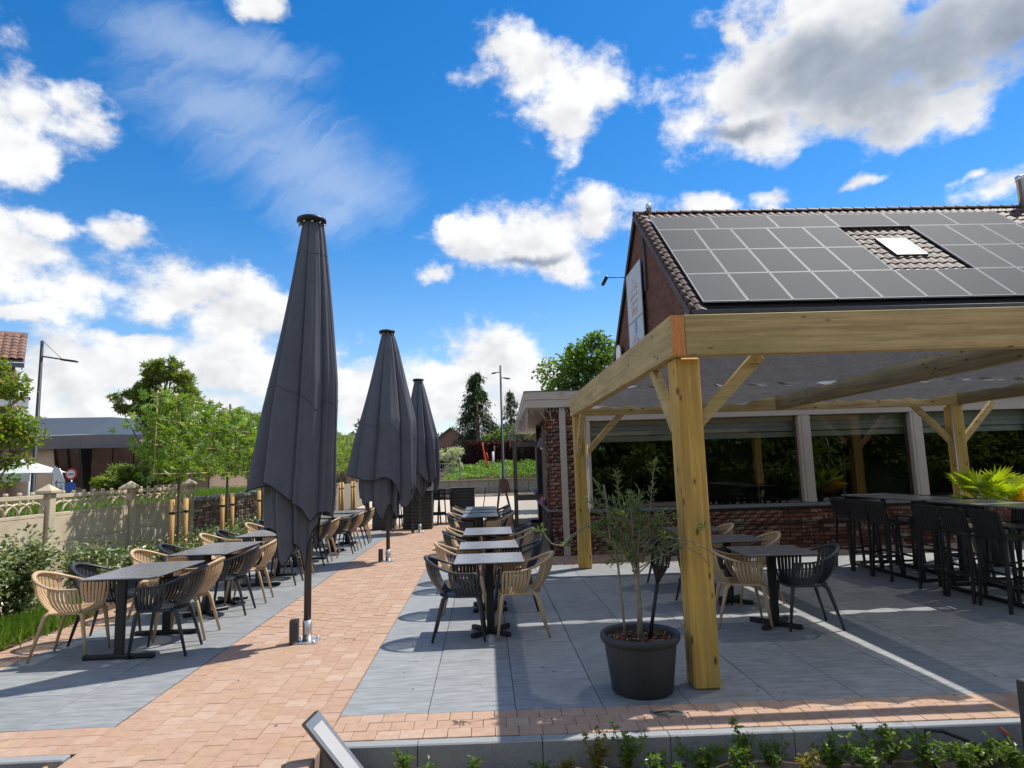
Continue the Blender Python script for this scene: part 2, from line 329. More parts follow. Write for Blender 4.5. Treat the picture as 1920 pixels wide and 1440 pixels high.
# ------------------------------------------------------------------ geometry helpers
class MB:
    def __init__(s):
        s.v = []; s.f = []; s.s = []
    def add(s, vs, fs, smooth=False):
        b = len(s.v)
        s.v += [tuple(p) for p in vs]
        for f in fs:
            s.f.append(tuple(i + b for i in f)); s.s.append(smooth)
        return s
    def box(s, x0, x1, y0, y1, z0, z1, c=0., mx=None):
        if c <= 0:
            vs = [(x, y, z) for z in (z0, z1) for y in (y0, y1) for x in (x0, x1)]
            fs = [(0, 2, 3, 1), (4, 5, 7, 6), (0, 1, 5, 4), (2, 6, 7, 3), (0, 4, 6, 2), (1, 3, 7, 5)]
        else:
            vs = []; lo = (x0, y0, z0); hi = (x1, y1, z1); idx = {}
            for sx in (0, 1):
                for sy in (0, 1):
                    for sz in (0, 1):
                        sg = (sx, sy, sz)
                        for a in range(3):
                            p = []
                            for k in range(3):
                                b = hi[k] if sg[k] else lo[k]
                                if k != a:
                                    b += -c if sg[k] else c
                                p.append(b)
                            idx[(sg, a)] = len(vs); vs.append(tuple(p))
            fs = []
            for a in range(3):
                o = [k for k in range(3) if k != a]
                for sd in (0, 1):
                    q = []
                    for (i, j) in ((0, 0), (1, 0), (1, 1), (0, 1)):
                        sg = [0, 0, 0]; sg[a] = sd; sg[o[0]] = i; sg[o[1]] = j
                        q.append(idx[(tuple(sg), a)])
                    flip = (sd == 0) ^ (a == 1)
                    fs.append(tuple(q[::-1] if flip else q))
            for a in range(3):
                o = [k for k in range(3) if k != a]
                for i in (0, 1):
                    for j in (0, 1):
                        s0 = [0, 0, 0]; s1 = [0, 0, 0]; s0[a] = 0; s1[a] = 1
                        for q in (s0, s1):
                            q[o[0]] = i; q[o[1]] = j
                        f = (idx[(tuple(s0), o[0])], idx[(tuple(s1), o[0])], idx[(tuple(s1), o[1])], idx[(tuple(s0), o[1])])
                        flip = (i == j) ^ (a == 1)
                        fs.append(f[::-1] if flip else f)
            for sx in (0, 1):
                for sy in (0, 1):
                    for sz in (0, 1):
                        g = (sx, sy, sz)
                        f = (idx[(g, 0)], idx[(g, 1)], idx[(g, 2)])
                        fs.append(f if (sx + sy + sz) % 2 == 1 else f[::-1])
        if mx is not None:
            vs = [tuple(mx @ Vector(p)) for p in vs]
        return s.add(vs, fs)
    def beam(s, p, q, wd, ht, up=(0, 0, 1), c=0.):
        p = Vector(p); q = Vector(q); d = q - p; ln = d.length; d.normalize()
        u = Vector(up)
        r = d.cross(u)
        if r.length < 1e-4:
            r = d.cross(Vector((0, 1, 0)))
        r.normalize(); u = r.cross(d)
        mx = Matrix(((d.x, -r.x, u.x, p.x), (d.y, -r.y, u.y, p.y), (d.z, -r.z, u.z, p.z), (0, 0, 0, 1)))
        return s.box(0, ln, -wd / 2, wd / 2, -ht / 2, ht / 2, c, mx)
    def tube(s, pts, r, seg=8, cap=True, flat=1., up=None):
        pts = [Vector(p) for p in pts]; n = len(pts)
        rs = r if hasattr(r, '__len__') else [r] * n
        ring = []; vs = []
        ref = Vector(up) if up else None
        for i, p in enumerate(pts):
            d = (pts[min(i + 1, n - 1)] - pts[max(i - 1, 0)]).normalized()
            if ref is None:
                ref = Vector((0, 0, 1)) if abs(d.z) < .9 else Vector((1, 0, 0))
            a = ref - d * ref.dot(d)
            if a.length < 1e-5:
                a = d.orthogonal()
            a.normalize()
            if up is None:
                ref = a
            b = d.cross(a)
            for k in range(seg):
                t = 2 * math.pi * k / seg
                vs.append(p + a * (math.cos(t) * rs[i]) + b * (math.sin(t) * rs[i] * flat))
        fs = [(i * seg + k, i * seg + (k + 1) % seg, (i + 1) * seg + (k + 1) % seg, (i + 1) * seg + k) for i in range(n - 1) for k in range(seg)]
        s.add(vs, fs, True)
        if cap:
            b = len(s.v) - len(vs)
            s.f.append(tuple(b + k for k in range(seg))[::-1]); s.s.append(False)
            s.f.append(tuple(b + (n - 1) * seg + k for k in range(seg))); s.s.append(False)
        return s
    def lathe(s, prof, seg=24, o=(0, 0, 0), smooth=True, capb=True, capt=True):
        vs = [(o[0] + r * math.cos(2 * math.pi * k / seg), o[1] + r * math.sin(2 * math.pi * k / seg), o[2] + z) for r, z in prof for k in range(seg)]
        n = len(prof)
        fs = [(i * seg + k, i * seg + (k + 1) % seg, (i + 1) * seg + (k + 1) % seg, (i + 1) * seg + k) for i in range(n - 1) for k in range(seg)]
        b = len(s.v)
        s.add(vs, fs, smooth)
        if capb:
            s.f.append(tuple(b + k for k in range(seg))[::-1]); s.s.append(False)
        if capt:
            s.f.append(tuple(b + (n - 1) * seg + k for k in range(seg))); s.s.append(False)
        return s
    def prism(s, poly, d):
        d = Vector(d); n = len(poly)
        vs = [Vector(p) for p in poly] + [Vector(p) + d for p in poly]
        fs = [tuple(range(n))[::-1], tuple(range(n, 2 * n))] + [(i, (i + 1) % n, n + (i + 1) % n, n + i) for i in range(n)]
        return s.add(vs, fs)
    def mesh(s, name, m):
        me = bpy.data.meshes.new(name)
        me.from_pydata(s.v, [], s.f)
        me.polygons.foreach_set('use_smooth', s.s)
        if m:
            me.materials.append(m)
        me.update()
        return me
    def build(s, name, m, parent=None, loc=None):
        o = bpy.data.objects.new(name, s.mesh(name, m))
        COL.objects.link(o)
        if parent:
            o.parent = parent
        if loc:
            o.location = loc
        return o
def fastmesh(name, V, F, m, parent=None, smooth=False):
    V = np.asarray(V, np.float32).reshape(-1, 3); F = np.asarray(F, np.int32); k = F.shape[1]
    me = bpy.data.meshes.new(name)
    me.vertices.add(len(V)); me.vertices.foreach_set('co', V.ravel())
    me.loops.add(F.size); me.loops.foreach_set('vertex_index', F.ravel())
    me.polygons.add(len(F)); me.polygons.foreach_set('loop_start', np.arange(0, F.size, k, dtype=np.int32))
    me.polygons.foreach_set('use_smooth', np.full(len(F), smooth))
    me.update(calc_edges=True)
    me.materials.append(m)
    o = bpy.data.objects.new(name, me)
    COL.objects.link(o)
    if parent:
        o.parent = parent
    return o
def tag(o, label=None, cat=None, group=None, kind=None):
    if label: o['label'] = label
    if cat: o['category'] = cat
    if group: o['group'] = group
    if kind: o['kind'] = kind
    return o
def thing(name, label, cat, loc=(0, 0, 0), rz=0., group=None):
    o = bpy.data.objects.new(name, None)
    o.empty_display_size = .2
    COL.objects.link(o)
    o.location = loc; o.rotation_euler = (0, 0, rz)
    return tag(o, label, cat, group)
def inst(name, me, parent=None, loc=(0, 0, 0), rot=(0, 0, 0), sc=None):
    o = bpy.data.objects.new(name, me)
    COL.objects.link(o)
    if parent: o.parent = parent
    o.location = loc; o.rotation_euler = rot
    if sc: o.scale = sc
    return o
def clone(root, loc, rz, label, group=None):
    r = root.copy(); COL.objects.link(r)
    r.location = loc; r.rotation_euler = (0, 0, rz); r['label'] = label
    if group: r['group'] = group
    for ch in list(root.children):
        c = ch.copy(); COL.objects.link(c); c.parent = r
        for g in list(ch.children):
            d = g.copy(); COL.objects.link(d); d.parent = c
    return r
def sub(o, parent):
    o.parent = parent
    return o
RG = np.random.default_rng(11)
def unit(a):
    return a / np.maximum(np.linalg.norm(a, axis=1, keepdims=True), 1e-6)
def leaves(P, size, shape='oval', up=.6, asp=.5, D=None, var=.35, rg=RG):
    """leaf blades at points P; D = growth direction per leaf; returns V, F"""
    P = np.asarray(P, float); n = len(P)
    nr = unit(rg.normal(size=(n, 3)) + np.array([0, 0, up * 2]))
    if D is None:
        D = rg.normal(size=(n, 3)); D[:, 2] -= .25
    D = unit(D - nr * np.sum(D * nr, 1, keepdims=True) * (1. if shape != 'blade' else .2))
    S = unit(np.cross(nr, D)); N = np.cross(D, S)
    z = size * (1 + var * rg.uniform(-1, 1, n))[:, None]
    if shape == 'oval':
        a = P; b = P + D * z * .5 + S * z * asp * .5 + N * z * .07; c = P + D * z - N * z * .1; d = P + D * z * .5 - S * z * asp * .5 + N * z * .07
        V = np.stack([a, b, c, d], 1); F = np.arange(n * 4).reshape(n, 4)
        return V.reshape(-1, 3), F
    if shape == 'star':
        Vs = []
        V = [P]
        ang = [-100, -50, 0, 50, 100]; ln = [.6, .88, 1, .88, .6]
        for an, l in zip(ang, ln):
            t = R(an); dd = D * math.cos(t) + S * math.sin(t); ss = -D * math.sin(t) + S * math.cos(t)
            V += [P + dd * z * l * .42 + ss * z * .13, P + dd * z * l * .95 - N * z * .16 * l, P + dd * z * l * .42 - ss * z * .13]
        V = np.stack(V, 1)
        base = (np.arange(n) * 16)[:, None, None]
        f = np.array([[0, 1 + 3 * i, 2 + 3 * i, 3 + 3 * i] for i in range(5)])[None]
        return V.reshape(-1, 3), (base + f).reshape(-1, 4)
    if shape == 'blade':
        a = P - S * z * asp * .06; b = P + S * z * asp * .06; c = P + D * z + S * z * asp * .01; d = P + D * z - S * z * asp * .01
        V = np.stack([a, b, c, d], 1); F = np.arange(n * 4).reshape(n, 4)
        return V.reshape(-1, 3), F
def clump_pts(cl, n, rg=RG, shell=.55):
    """points through a set of ellipsoid clumps (cx,cy,cz,rx,ry,rz), denser to the outside"""
    cl = np.array(cl, float); vol = cl[:, 3] * cl[:, 4] * cl[:, 5]; vol = vol ** .75
    k = rg.choice(len(cl), n, p=vol / vol.sum())
    d = unit(rg.normal(size=(n, 3)))
    r = (shell + (1 - shell) * rg.uniform(0, 1, n))[:, None] * (1 + .18 * rg.normal(size=(n, 1)))
    return cl[k, :3] + d * r * cl[k, 3:], d
def sub_clumps(cl, per, f=.42, rg=RG):
    out = []
    for c in cl:
        d = unit(rg.normal(size=(per, 3)))
        for q in d:
            r = rg.uniform(.45, 1.)
            k = f * rg.uniform(.6, 1.25)
            out.append((c[0] + q[0] * c[3] * r, c[1] + q[1] * c[4] * r, c[2] + q[2] * c[5] * r, c[3] * k, c[4] * k, c[5] * k * .8))
    return out
def tree(name, label, base, h, tr, clumps, nleaf, size, lm, shape='oval', group=None, per=7, bark=None, limbs=None, asp=.55, cat='tree', sf=.42, rg=None, up=.6):
    rg = rg or np.random.default_rng(abs(hash(label)) % 1000 if False else int(sum(map(ord, label))) % 9973)
    t = thing(name, label, cat, base, 0, group)
    m = MB()
    top = Vector((rg.uniform(-.1, .1), rg.uniform(-.1, .1), h))
    m.tube([(0, 0, -.05), (rg.uniform(-.04, .04), rg.uniform(-.04, .04), h * .3), tuple(top * .65), tuple(top)], [tr * 1.25, tr, tr * .75, tr * .3], 8)
    sc = sub_clumps(clumps, per, sf, rg)
    for c in (sc if limbs is None else sc[:limbs]):
        b = top * rg.uniform(.35, .9); e = Vector(c[:3])
        mid = (b + e) / 2 + Vector((0, 0, -.12 * (e - b).length))
        m.tube([b, mid, e], [tr * .32, tr * .2, tr * .07], 5, False)
    m.build('trunk', bark or M['bark'], t)
    P, D = clump_pts(sc, nleaf, rg)
    V, F = leaves(P, size, shape, up, asp, D * .6 + rg.normal(size=D.shape) * .6, rg=rg)
    fastmesh('crown', V, F, lm, t)
    return t

# ------------------------------------------------------------------ ground
g = MB()
g.add([(-400, -200, -.30), (400, -200, -.30), (400, 600, -.30), (-400, 600, -.30)], [(0, 1, 2, 3)])
tag(g.build('ground', M['asphalt']), kind='structure')
g = MB()
g.add([(-30, 20.9, -.03), (14, 20.9, -.03), (14, 38.9, -.03), (-30, 38.9, -.03)], [(0, 1, 2, 3)])
tag(g.build('street', M['street']), kind='structure')
# planting soil in front of the kerb (uneven sheet)
nx, ny = 90, 40
X, Y = np.meshgrid(np.linspace(-1.15, 6.5, nx), np.linspace(.2, 4.30, ny))
rg = np.random.default_rng(3)
Z = -.165 + .018 * np.sin(X * 5.1 + 1.3 * np.sin(Y * 4)) * np.cos(Y * 6.3) + .012 * rg.normal(size=X.shape)
idx = np.arange(nx * ny).reshape(ny, nx)
Fq = np.stack([idx[:-1, :-1], idx[:-1, 1:], idx[1:, 1:], idx[1:, :-1]], -1).reshape(-1, 4)
tag(fastmesh('planting_soil', np.stack([X, Y, Z], -1).reshape(-1, 3), Fq, M['soil'], smooth=True), kind='structure')
# dark soil of the bed along the fence
X, Y = np.meshgrid(np.linspace(-6.35, -4.86, 30), np.linspace(4.0, 30, 220))
Z = .0 + .022 * np.sin(X * 7) * np.sin(Y * 5.3) + .014 * rg.normal(size=X.shape) - .035 * (X > -4.95)
idx = np.arange(30 * 220).reshape(220, 30)
Fq = np.stack([idx[:-1, :-1], idx[:-1, 1:], idx[1:, 1:], idx[1:, :-1]], -1).reshape(-1, 4)
bed = tag(fastmesh('planting_bed', np.stack([X, Y, Z], -1).reshape(-1, 3), Fq, M['soil_dark'], smooth=True), kind='structure')
# bark chips on that bed
n = 2600
P = np.stack([rg.uniform(-6.1, -4.9, n), 5.2 + rg.uniform(0, 1, n) ** 1.4 * 12, rg.uniform(.012, .035, n)], 1)
V, F = leaves(P, .05, 'oval', 1.2, .5, rg=rg)
tag(fastmesh('bark_mulch', V, F, M['chips']), kind='stuff')

# ------------------------------------------------------------------ terrace: large tiles
def fy(x):                      # front edge of the tiled field
    return 4.735 - .032 * (x + 1.0) if x > -1.05 else 4.735 - .008 * (x + 2.6)
paving = MB()
paving.box(-4.43, -2.57, 4.6, 18.2, -.2, -.012)
paving.box(-1.06, 12.5, 4.42, 11.1, -.2, -.0125)
pav = tag(paving.build('terrace_paving', M['joint_dark']), kind='structure')
tile_cache = {}
def tile(x0, x1, y0, y1, y0b=None):
    key = (round(x1 - x0, 3), round(y1 - y0, 3), y0b is None)
    sx, sy = x1 - x0, y1 - y0
    if y0b is None and key in tile_cache:
        me = tile_cache[key]
    else:
        if y0b is None:
            me = MB().box(0, sx, 0, sy, -.011, 0, .0022).mesh('tile', M['tile'])
            tile_cache[key] = me
        else:
            d = y0b - y0
            a = [(0, 0), (sx, d), (sx, sy), (0, sy)]
            me = MB().prism([(p[0], p[1], -.011) for p in a], (0, 0, .011)).mesh('tile', M['tile'])
    o = inst('tile', me, pav, (x0, y0, random.uniform(-.0008, .0008)))
    return o
J = .006
cols = [(-1.05 + .61 * i, -1.05 + .61 * (i + 1)) for i in range(21)]
for i, (a, b) in enumerate(cols):
    y = fy(a + .002); yb = fy(b - .002)
    nxt = 5.29 - .03 * max(0, i - 3) if i % 2 == 0 else 5.88 - .03 * max(0, i - 3)
    if nxt - y > 1.25: nxt -= 1.19
    first = True
    while y < 10.95:
        e = min(nxt, 11.0)
        if e - y > .05:
            tile(a + J / 2, b - J / 2, y + (0 if first else J), e, yb if first else None)
        y = e; nxt += 1.19; first = False
for i in range(3):
    a = -4.42 + .6133 * i; b = a + .6133
    y = 4.74; nxt = 5.45 if i % 2 else 4.86 + 1.19
    while y < 18.0:
        e = min(nxt, 18.1)
        tile(a + J / 2, b - J / 2, y + J, e)
        y = e; nxt += 1.19

# ------------------------------------------------------------------ brick pavers
pb = MB()
pb.box(-2.575, -1.055, 1.0, 21.0, -.2, -.010)
pb.box(-4.90, -4.43, 4.2, 21.0, -.2, -.0105)
pb.box(-4.43, -2.575, 4.33, 4.6, -.2, -.011)
pb.prism([(-1.055, 4.285, -.2), (6.6, 4.045, -.2), (6.6, 4.418, -.2), (-1.055, 4.418, -.2)], (0, 0, .1885))
pb.box(-1.055, 12.5, 11.1, 12.3, -.2, -.0105)
pb.box(-1.055, 1.35, 12.3, 21, -.2, -.011)
pb.box(-4.43, -2.575, 18.2, 21, -.2, -.0108)
bp = tag(pb.build('brick_path', M['joint']), kind='structure')
PV = []          # (x0,x1,y0,y1)
cw = 1.515 / 10
for c in range(10):
    x0 = -2.572 + cw * c
    y = 2.4 + (c % 2) * .077 + random.uniform(-.01, .01)
    while y < 20.9:
        PV.append((x0, x0 + cw, y, y + .155)); y += .155
for r in range(3):   # front bands
    y0 = 4.318 + r * .139
    x = -1.05
    if r % 2:
        PV.append((x, x + .075, y0 - .032 * (x + 1.0), y0 - .032 * (x + 1.0) + .139)); x += .075
    while x < 5.2:
        yo = -.032 * (x + 1.0)
        PV.append((x, x + .153, y0 + yo, y0 + yo + .139)); x += .153
    x = -4.43 + (r % 2) * .03
    while x < -2.60:
        x2 = x + .153 if x + .20 < -2.573 else -2.573
        PV.append((x, x2, y0 + .005, y0 + .144)); x = x2
for c in range(3):   # left border band
    x0 = -4.885 + c * .154
    y = 4.33 + (c % 2) * .07
    while y < 20.9:
        PV.append((x0, x0 + .154, y, y + .155)); y += .155
y = 11.02
while y < 12.15:
    x = -1.05 + random.uniform(0, .1)
    while x < 9.6:
        PV.append((x, x + .155, y, y + .15)); x += .155
    y += .15
y = 12.17
while y < 20.9:
    x = -1.05 + random.uniform(0, .1)
    while x < 1.2:
        PV.append((x, x + .155, y, y + .15)); x += .155
    y += .15
y = 18.12
while y < 20.9:
    x = -4.42 + random.uniform(0, .1)
    while x < -2.7:
        PV.append((x, x + .155, y, y + .15)); x += .155
    y += .15
def vis(p):
    x, y = (p[0] + p[1]) / 2, (p[2] + p[3]) / 2
    return y > 4.0 and -.80 * y < x < .87 * y
order = sorted(range(len(PV)), key=lambda i: (not vis(PV[i]), PV[i][2] ** 2 + .3 * PV[i][0] ** 2))
sing = set(order[:300])
pm = {}
VV = []; FF = []
for i, (x0, x1, y0, y1) in enumerate(PV):
    sx, sy = x1 - x0 - .003, y1 - y0 - .003
    if i in sing:
        k = (round(sx, 3), round(sy, 3))
        if k not in pm:
            pm[k] = MB().box(-sx / 2, sx / 2, -sy / 2, sy / 2, -.009, 0, .0026).mesh('paver', M['paver'])
        inst('paver', pm[k], bp, ((x0 + x1) / 2, (y0 + y1) / 2, random.uniform(-.002, .001)), (random.uniform(-.006, .006), random.uniform(-.006, .006), random.uniform(-.012, .012)))
    else:
        z = random.uniform(-.0025, .001); c = .004; b = len(VV)
        x0 += .002; x1 -= .002; y0 += .002; y1 -= .002
        VV += [(x0, y0, -.009), (x1, y0, -.009), (x1, y1, -.009), (x0, y1, -.009), (x0 + c, y0 + c, z), (x1 - c, y0 + c, z), (x1 - c, y1 - c, z), (x0 + c, y1 - c, z)]
        FF += [(b + 4, b + 5, b + 6, b + 7), (b, b + 1, b + 5, b + 4), (b + 1, b + 2, b + 6, b + 5), (b + 2, b + 3, b + 7, b + 6), (b + 3, b, b + 4, b + 7)]
tag(fastmesh('paver_field', VV, FF, M['paver_i'], bp), kind='stuff')

# ------------------------------------------------------------------ kerbs
kb = thing('kerb', 'grey concrete kerb edging the terrace in front of the soil bed', 'kerb')
xs = [-1.07, -.46, .31, 1.1, 1.87, 2.63, 3.4, 4.17, 4.94, 5.7, 6.5]
for a, b in zip(xs, xs[1:]):
    ya = 4.305 - .032 * (a + 1); yb = 4.305 - .032 * (b + 1)
    mk = MB()
    z1 = .002; c = .008
    pr = [(0, -.34), (-.085, -.34), (-.085, z1 - c), (-.085 + c, z1), (-c, z1), (0, z1 - c)]
    P0 = [(a + .003, ya + p[0], p[1]) for p in pr]; P1 = [(b - .003, yb + p[0], p[1]) for p in pr]
    n = len(pr)
    mk.add(P0 + P1, [tuple(range(n)), tuple(range(n, 2 * n))[::-1]] + [(i, n + i, n + (i + 1) % n, (i + 1) % n) for i in range(n)])
    mk.build('kerb_stone', M['kerb'], kb)
mk = MB().box(-1.155, -1.073, 3.3, 4.30, -.34, -.002, .008)
mk.build('kerb_stone', M['kerb'], kb)
kb2 = thing('kerb', 'short grey kerb at the left front edge beside the path', 'kerb')
for a, b in ((-4.6, -3.6), (-3.597, -2.60)):
    MB().box(a, b, 4.235, 4.32, -.3, .002, .008).build('kerb_stone', M['kerb'], kb2)
tag(MB().add([(-6.5, 1, -.16), (-2.6, 1, -.16), (-2.6, 4.24, -.16), (-6.5, 4.24, -.16)], [(0, 1, 2, 3)]).build('front_bed_soil', M['soil_dark']), kind='structure')
tag(MB().beam((-2.86, 4.0, -.11), (-2.66, 4.21, -.045), .07, .05, c=.006).build('timber_offcut', M['stake']), 'pale timber offcut lying by the left kerb', 'offcut')

# ------------------------------------------------------------------ pergola
pg = thing('pergola', 'large pine pergola with grey shade cloths over the terrace', 'pergola')
TZ0, TZ1 = 2.49, 2.81
def post(x, y, s=.2, h=2.49):
    o = MB().box(x, x + s, y, y + s, .004, h, .012).build('post', M['wz'], pg)
    return o
post(1.505, 4.90); post(1.49, 10.58); post(7.9, 10.45); post(7.86, 4.70)
MB().box(1.462, 1.567, 4.795, 10.8, TZ0 + .002, TZ1, .004).build('side_beam', M['wy'], pg)
MB().box(1.4625, 1.5665, 4.789, 4.7945, TZ0 + .003, TZ1 - .001).build('beam_end', M['endgrain'], pg)
def slant(name, x0, x1, y0, y1, z0, z1, th, m):
    return MB().beam((x0, y0, (z0 + z1) / 2), (x1, y1, (z0 + z1) / 2), th, z1 - z0, c=.004).build(name, m, pg)
slant('front_beam', 1.572, 8.15, 4.842, 4.70, TZ0, TZ1, .1, M['wx'])
slant('rear_beam', 1.572, 8.15, 10.66, 10.52, TZ0, TZ1, .1, M['wx'])
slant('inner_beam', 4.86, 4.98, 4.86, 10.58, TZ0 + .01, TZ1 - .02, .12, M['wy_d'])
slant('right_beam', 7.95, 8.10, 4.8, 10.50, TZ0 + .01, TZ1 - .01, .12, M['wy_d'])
def brace(a, b, m, w=.095, t=.07, up=(0, 0, 1)):
    o = MB().beam(a, b, t, w, up, .004).build('brace', m, pg)
    d = (Vector(b) - Vector(a)); nrm = d.cross(Vector((0, 0, 1))).normalized()
    for q in (.08, .92):
        for s_ in (1, -1):
            c = Vector(a) + d * q + nrm * s_ * (t / 2 + .001)
            MB().tube([c, c + nrm * s_ * .004], .009, 8).build('screw_head', M['steel'], o)
    return o
brace((1.69, 4.995, 1.98), (2.22, 4.985, 2.51), M['wx'])
brace((1.545, 5.10, 1.95), (1.545, 5.68, 2.53), M['wy'])
brace((1.545, 10.60, 1.85), (1.545, 9.95, 2.53), M['wy'])
brace((1.68, 10.66, 1.85), (2.33, 10.65, 2.53), M['wx'])
brace((7.93, 10.55, 1.85), (7.30, 10.56, 2.53), M['wx'])
brace((8.07, 10.55, 1.85), (8.70, 10.53, 2.53), M['wx'])
# shade cloths: rippling sheets
m, t = newmat('shade_net')
tc = t.n('TexCoord').outputs['Object']
hol = t.ramp(t.noise(tc, 95, 3, .7), .58, .64)
hol = t.math('MULTIPLY', hol, t.ramp(t.noise(tc, 9, 3, .5), .35, .65))
big = t.noise(tc, 5, 5, .6)
spk = t.ramp(t.noise(tc, 62, 4, .75), .47, .63)  # pale specks put into the colour, imitating light dots through the net
cl = t.mix(t.math('MULTIPLY', spk, t.math('ADD', .35, big)), (.028, .028, .032, 1), (.26, .26, .275, 1))
df = t.n('BsdfDiffuse', {'Color': cl, 'Normal': t.n('Bump', {'Strength': .9, 'Distance': .03, 'Height': t.noise(tc, 11, 5, .65)}).outputs[0]})
tr = t.n('BsdfTranslucent', {'Color': (.22, .22, .23, 1)})
mx = t.n('MixShader', {0: .16, 1: df.outputs[0], 2: tr.outputs[0]})
mx2 = t.n('MixShader', {0: t.math('ADD', .075, t.math('MULTIPLY', hol, .42)), 1: mx.outputs[0], 2: t.n('BsdfTransparent').outputs[0]})
t.n('OutputMaterial', {0: mx2.outputs[0]})
M['net'] = m
def cloth(x0, x1, y0, y1, seed):
    rg = np.random.default_rng(seed)
    nx, ny = 90, 110
    u, v = np.meshgrid(np.linspace(0, 1, nx), np.linspace(0, 1, ny))
    X = x0 + (x1 - x0) * u; Y = y0 + (y1 - y0) * v
    nw = max(3, round((y1 - y0) / .62))
    sag = .055 * np.abs(np.sin(np.pi * nw * v + .15 * np.sin(6 * u + seed)))
    eu = np.clip(np.minimum(u, 1 - u) * (x1 - x0) / .55, 0, 1); eu = eu * eu * (3 - 2 * eu)
    sag = sag * (.12 + .88 * eu)
    Z = 2.70 - .045 * eu - sag + .008 * np.sin(9 * X + 4 * Y + seed) + .006 * np.sin(21 * X - 13 * Y)
    e = np.minimum(v, 1 - v) * (y1 - y0)
    sc = np.exp(-(e / .16) ** 2)
    Z = Z - sc * eu * .05 * np.abs(np.sin(np.pi * (x1 - x0) / .42 * u))
    Y = Y + np.where(v > .5, -1, 1) * sc * .05 * np.abs(np.sin(np.pi * (x1 - x0) / .42 * u))
    ii = np.arange(nx * ny).reshape(ny, nx)
    Fq = np.stack([ii[:-1, :-1], ii[:-1, 1:], ii[1:, 1:], ii[1:, :-1]], -1).reshape(-1, 4)
    return fastmesh('shade_cloth', np.stack([X, Y, Z], -1).reshape(-1, 3), Fq, M['net'], pg, True)
cloth(1.60, 4.70, 5.26, 7.85, 1); cloth(1.60, 4.76, 7.90, 10.55, 2)
cloth(5.0, 7.88, 5.24, 7.80, 3); cloth(5.06, 7.92, 7.87, 10.45, 4)
for a, b, y in ((1.60, 4.72, 5.14), (4.92, 7.85, 5.12)):
    MB().beam((a, y + .015, 2.66), (b, y - .015, 2.66), .135, .03, c=.004).build('cloth_rod', M['black'], pg)
M['tape'] = leafmat('pale_edge_tape', (.72, .74, .76), (.8, .8, .8), .45, tint=(1, 1, 1))
for x0, x1, y in ((1.62, 4.62, 7.865), (5.15, 7.8, 7.835), (1.62, 4.6, 10.56)):
    n = int((x1 - x0) / .42)
    for k in range(n):
        tp = MB()
        a = x0 + k * .42 + random.uniform(.02, .08); w_ = random.uniform(.20, .32); h_ = random.uniform(.02, .045)
        vs = []
        for j in range(7):
            q = j / 6; d = math.sin(math.pi * q)
            vs += [(a + w_ * q, y - .02, 2.63 - h_ * d), (a + w_ * q, y - .015, 2.642 - h_ * .25 * d)]
        tp.add(vs, [(2 * j, 2 * j + 2, 2 * j + 3, 2 * j + 1) for j in range(6)], True)
        tp.build('cloth_edge_tape', M['tape'], pg)
c = MB()
c.tube([(1.66, 10.565, 2.45), (1.665, 10.56, 1.9), (1.67, 10.56, .98), (1.685, 10.56, .90), (1.70, 10.56, .98), (1.69, 10.562, 2.45)], .006, 5)
c.build('pull_cord', M['white'], pg)

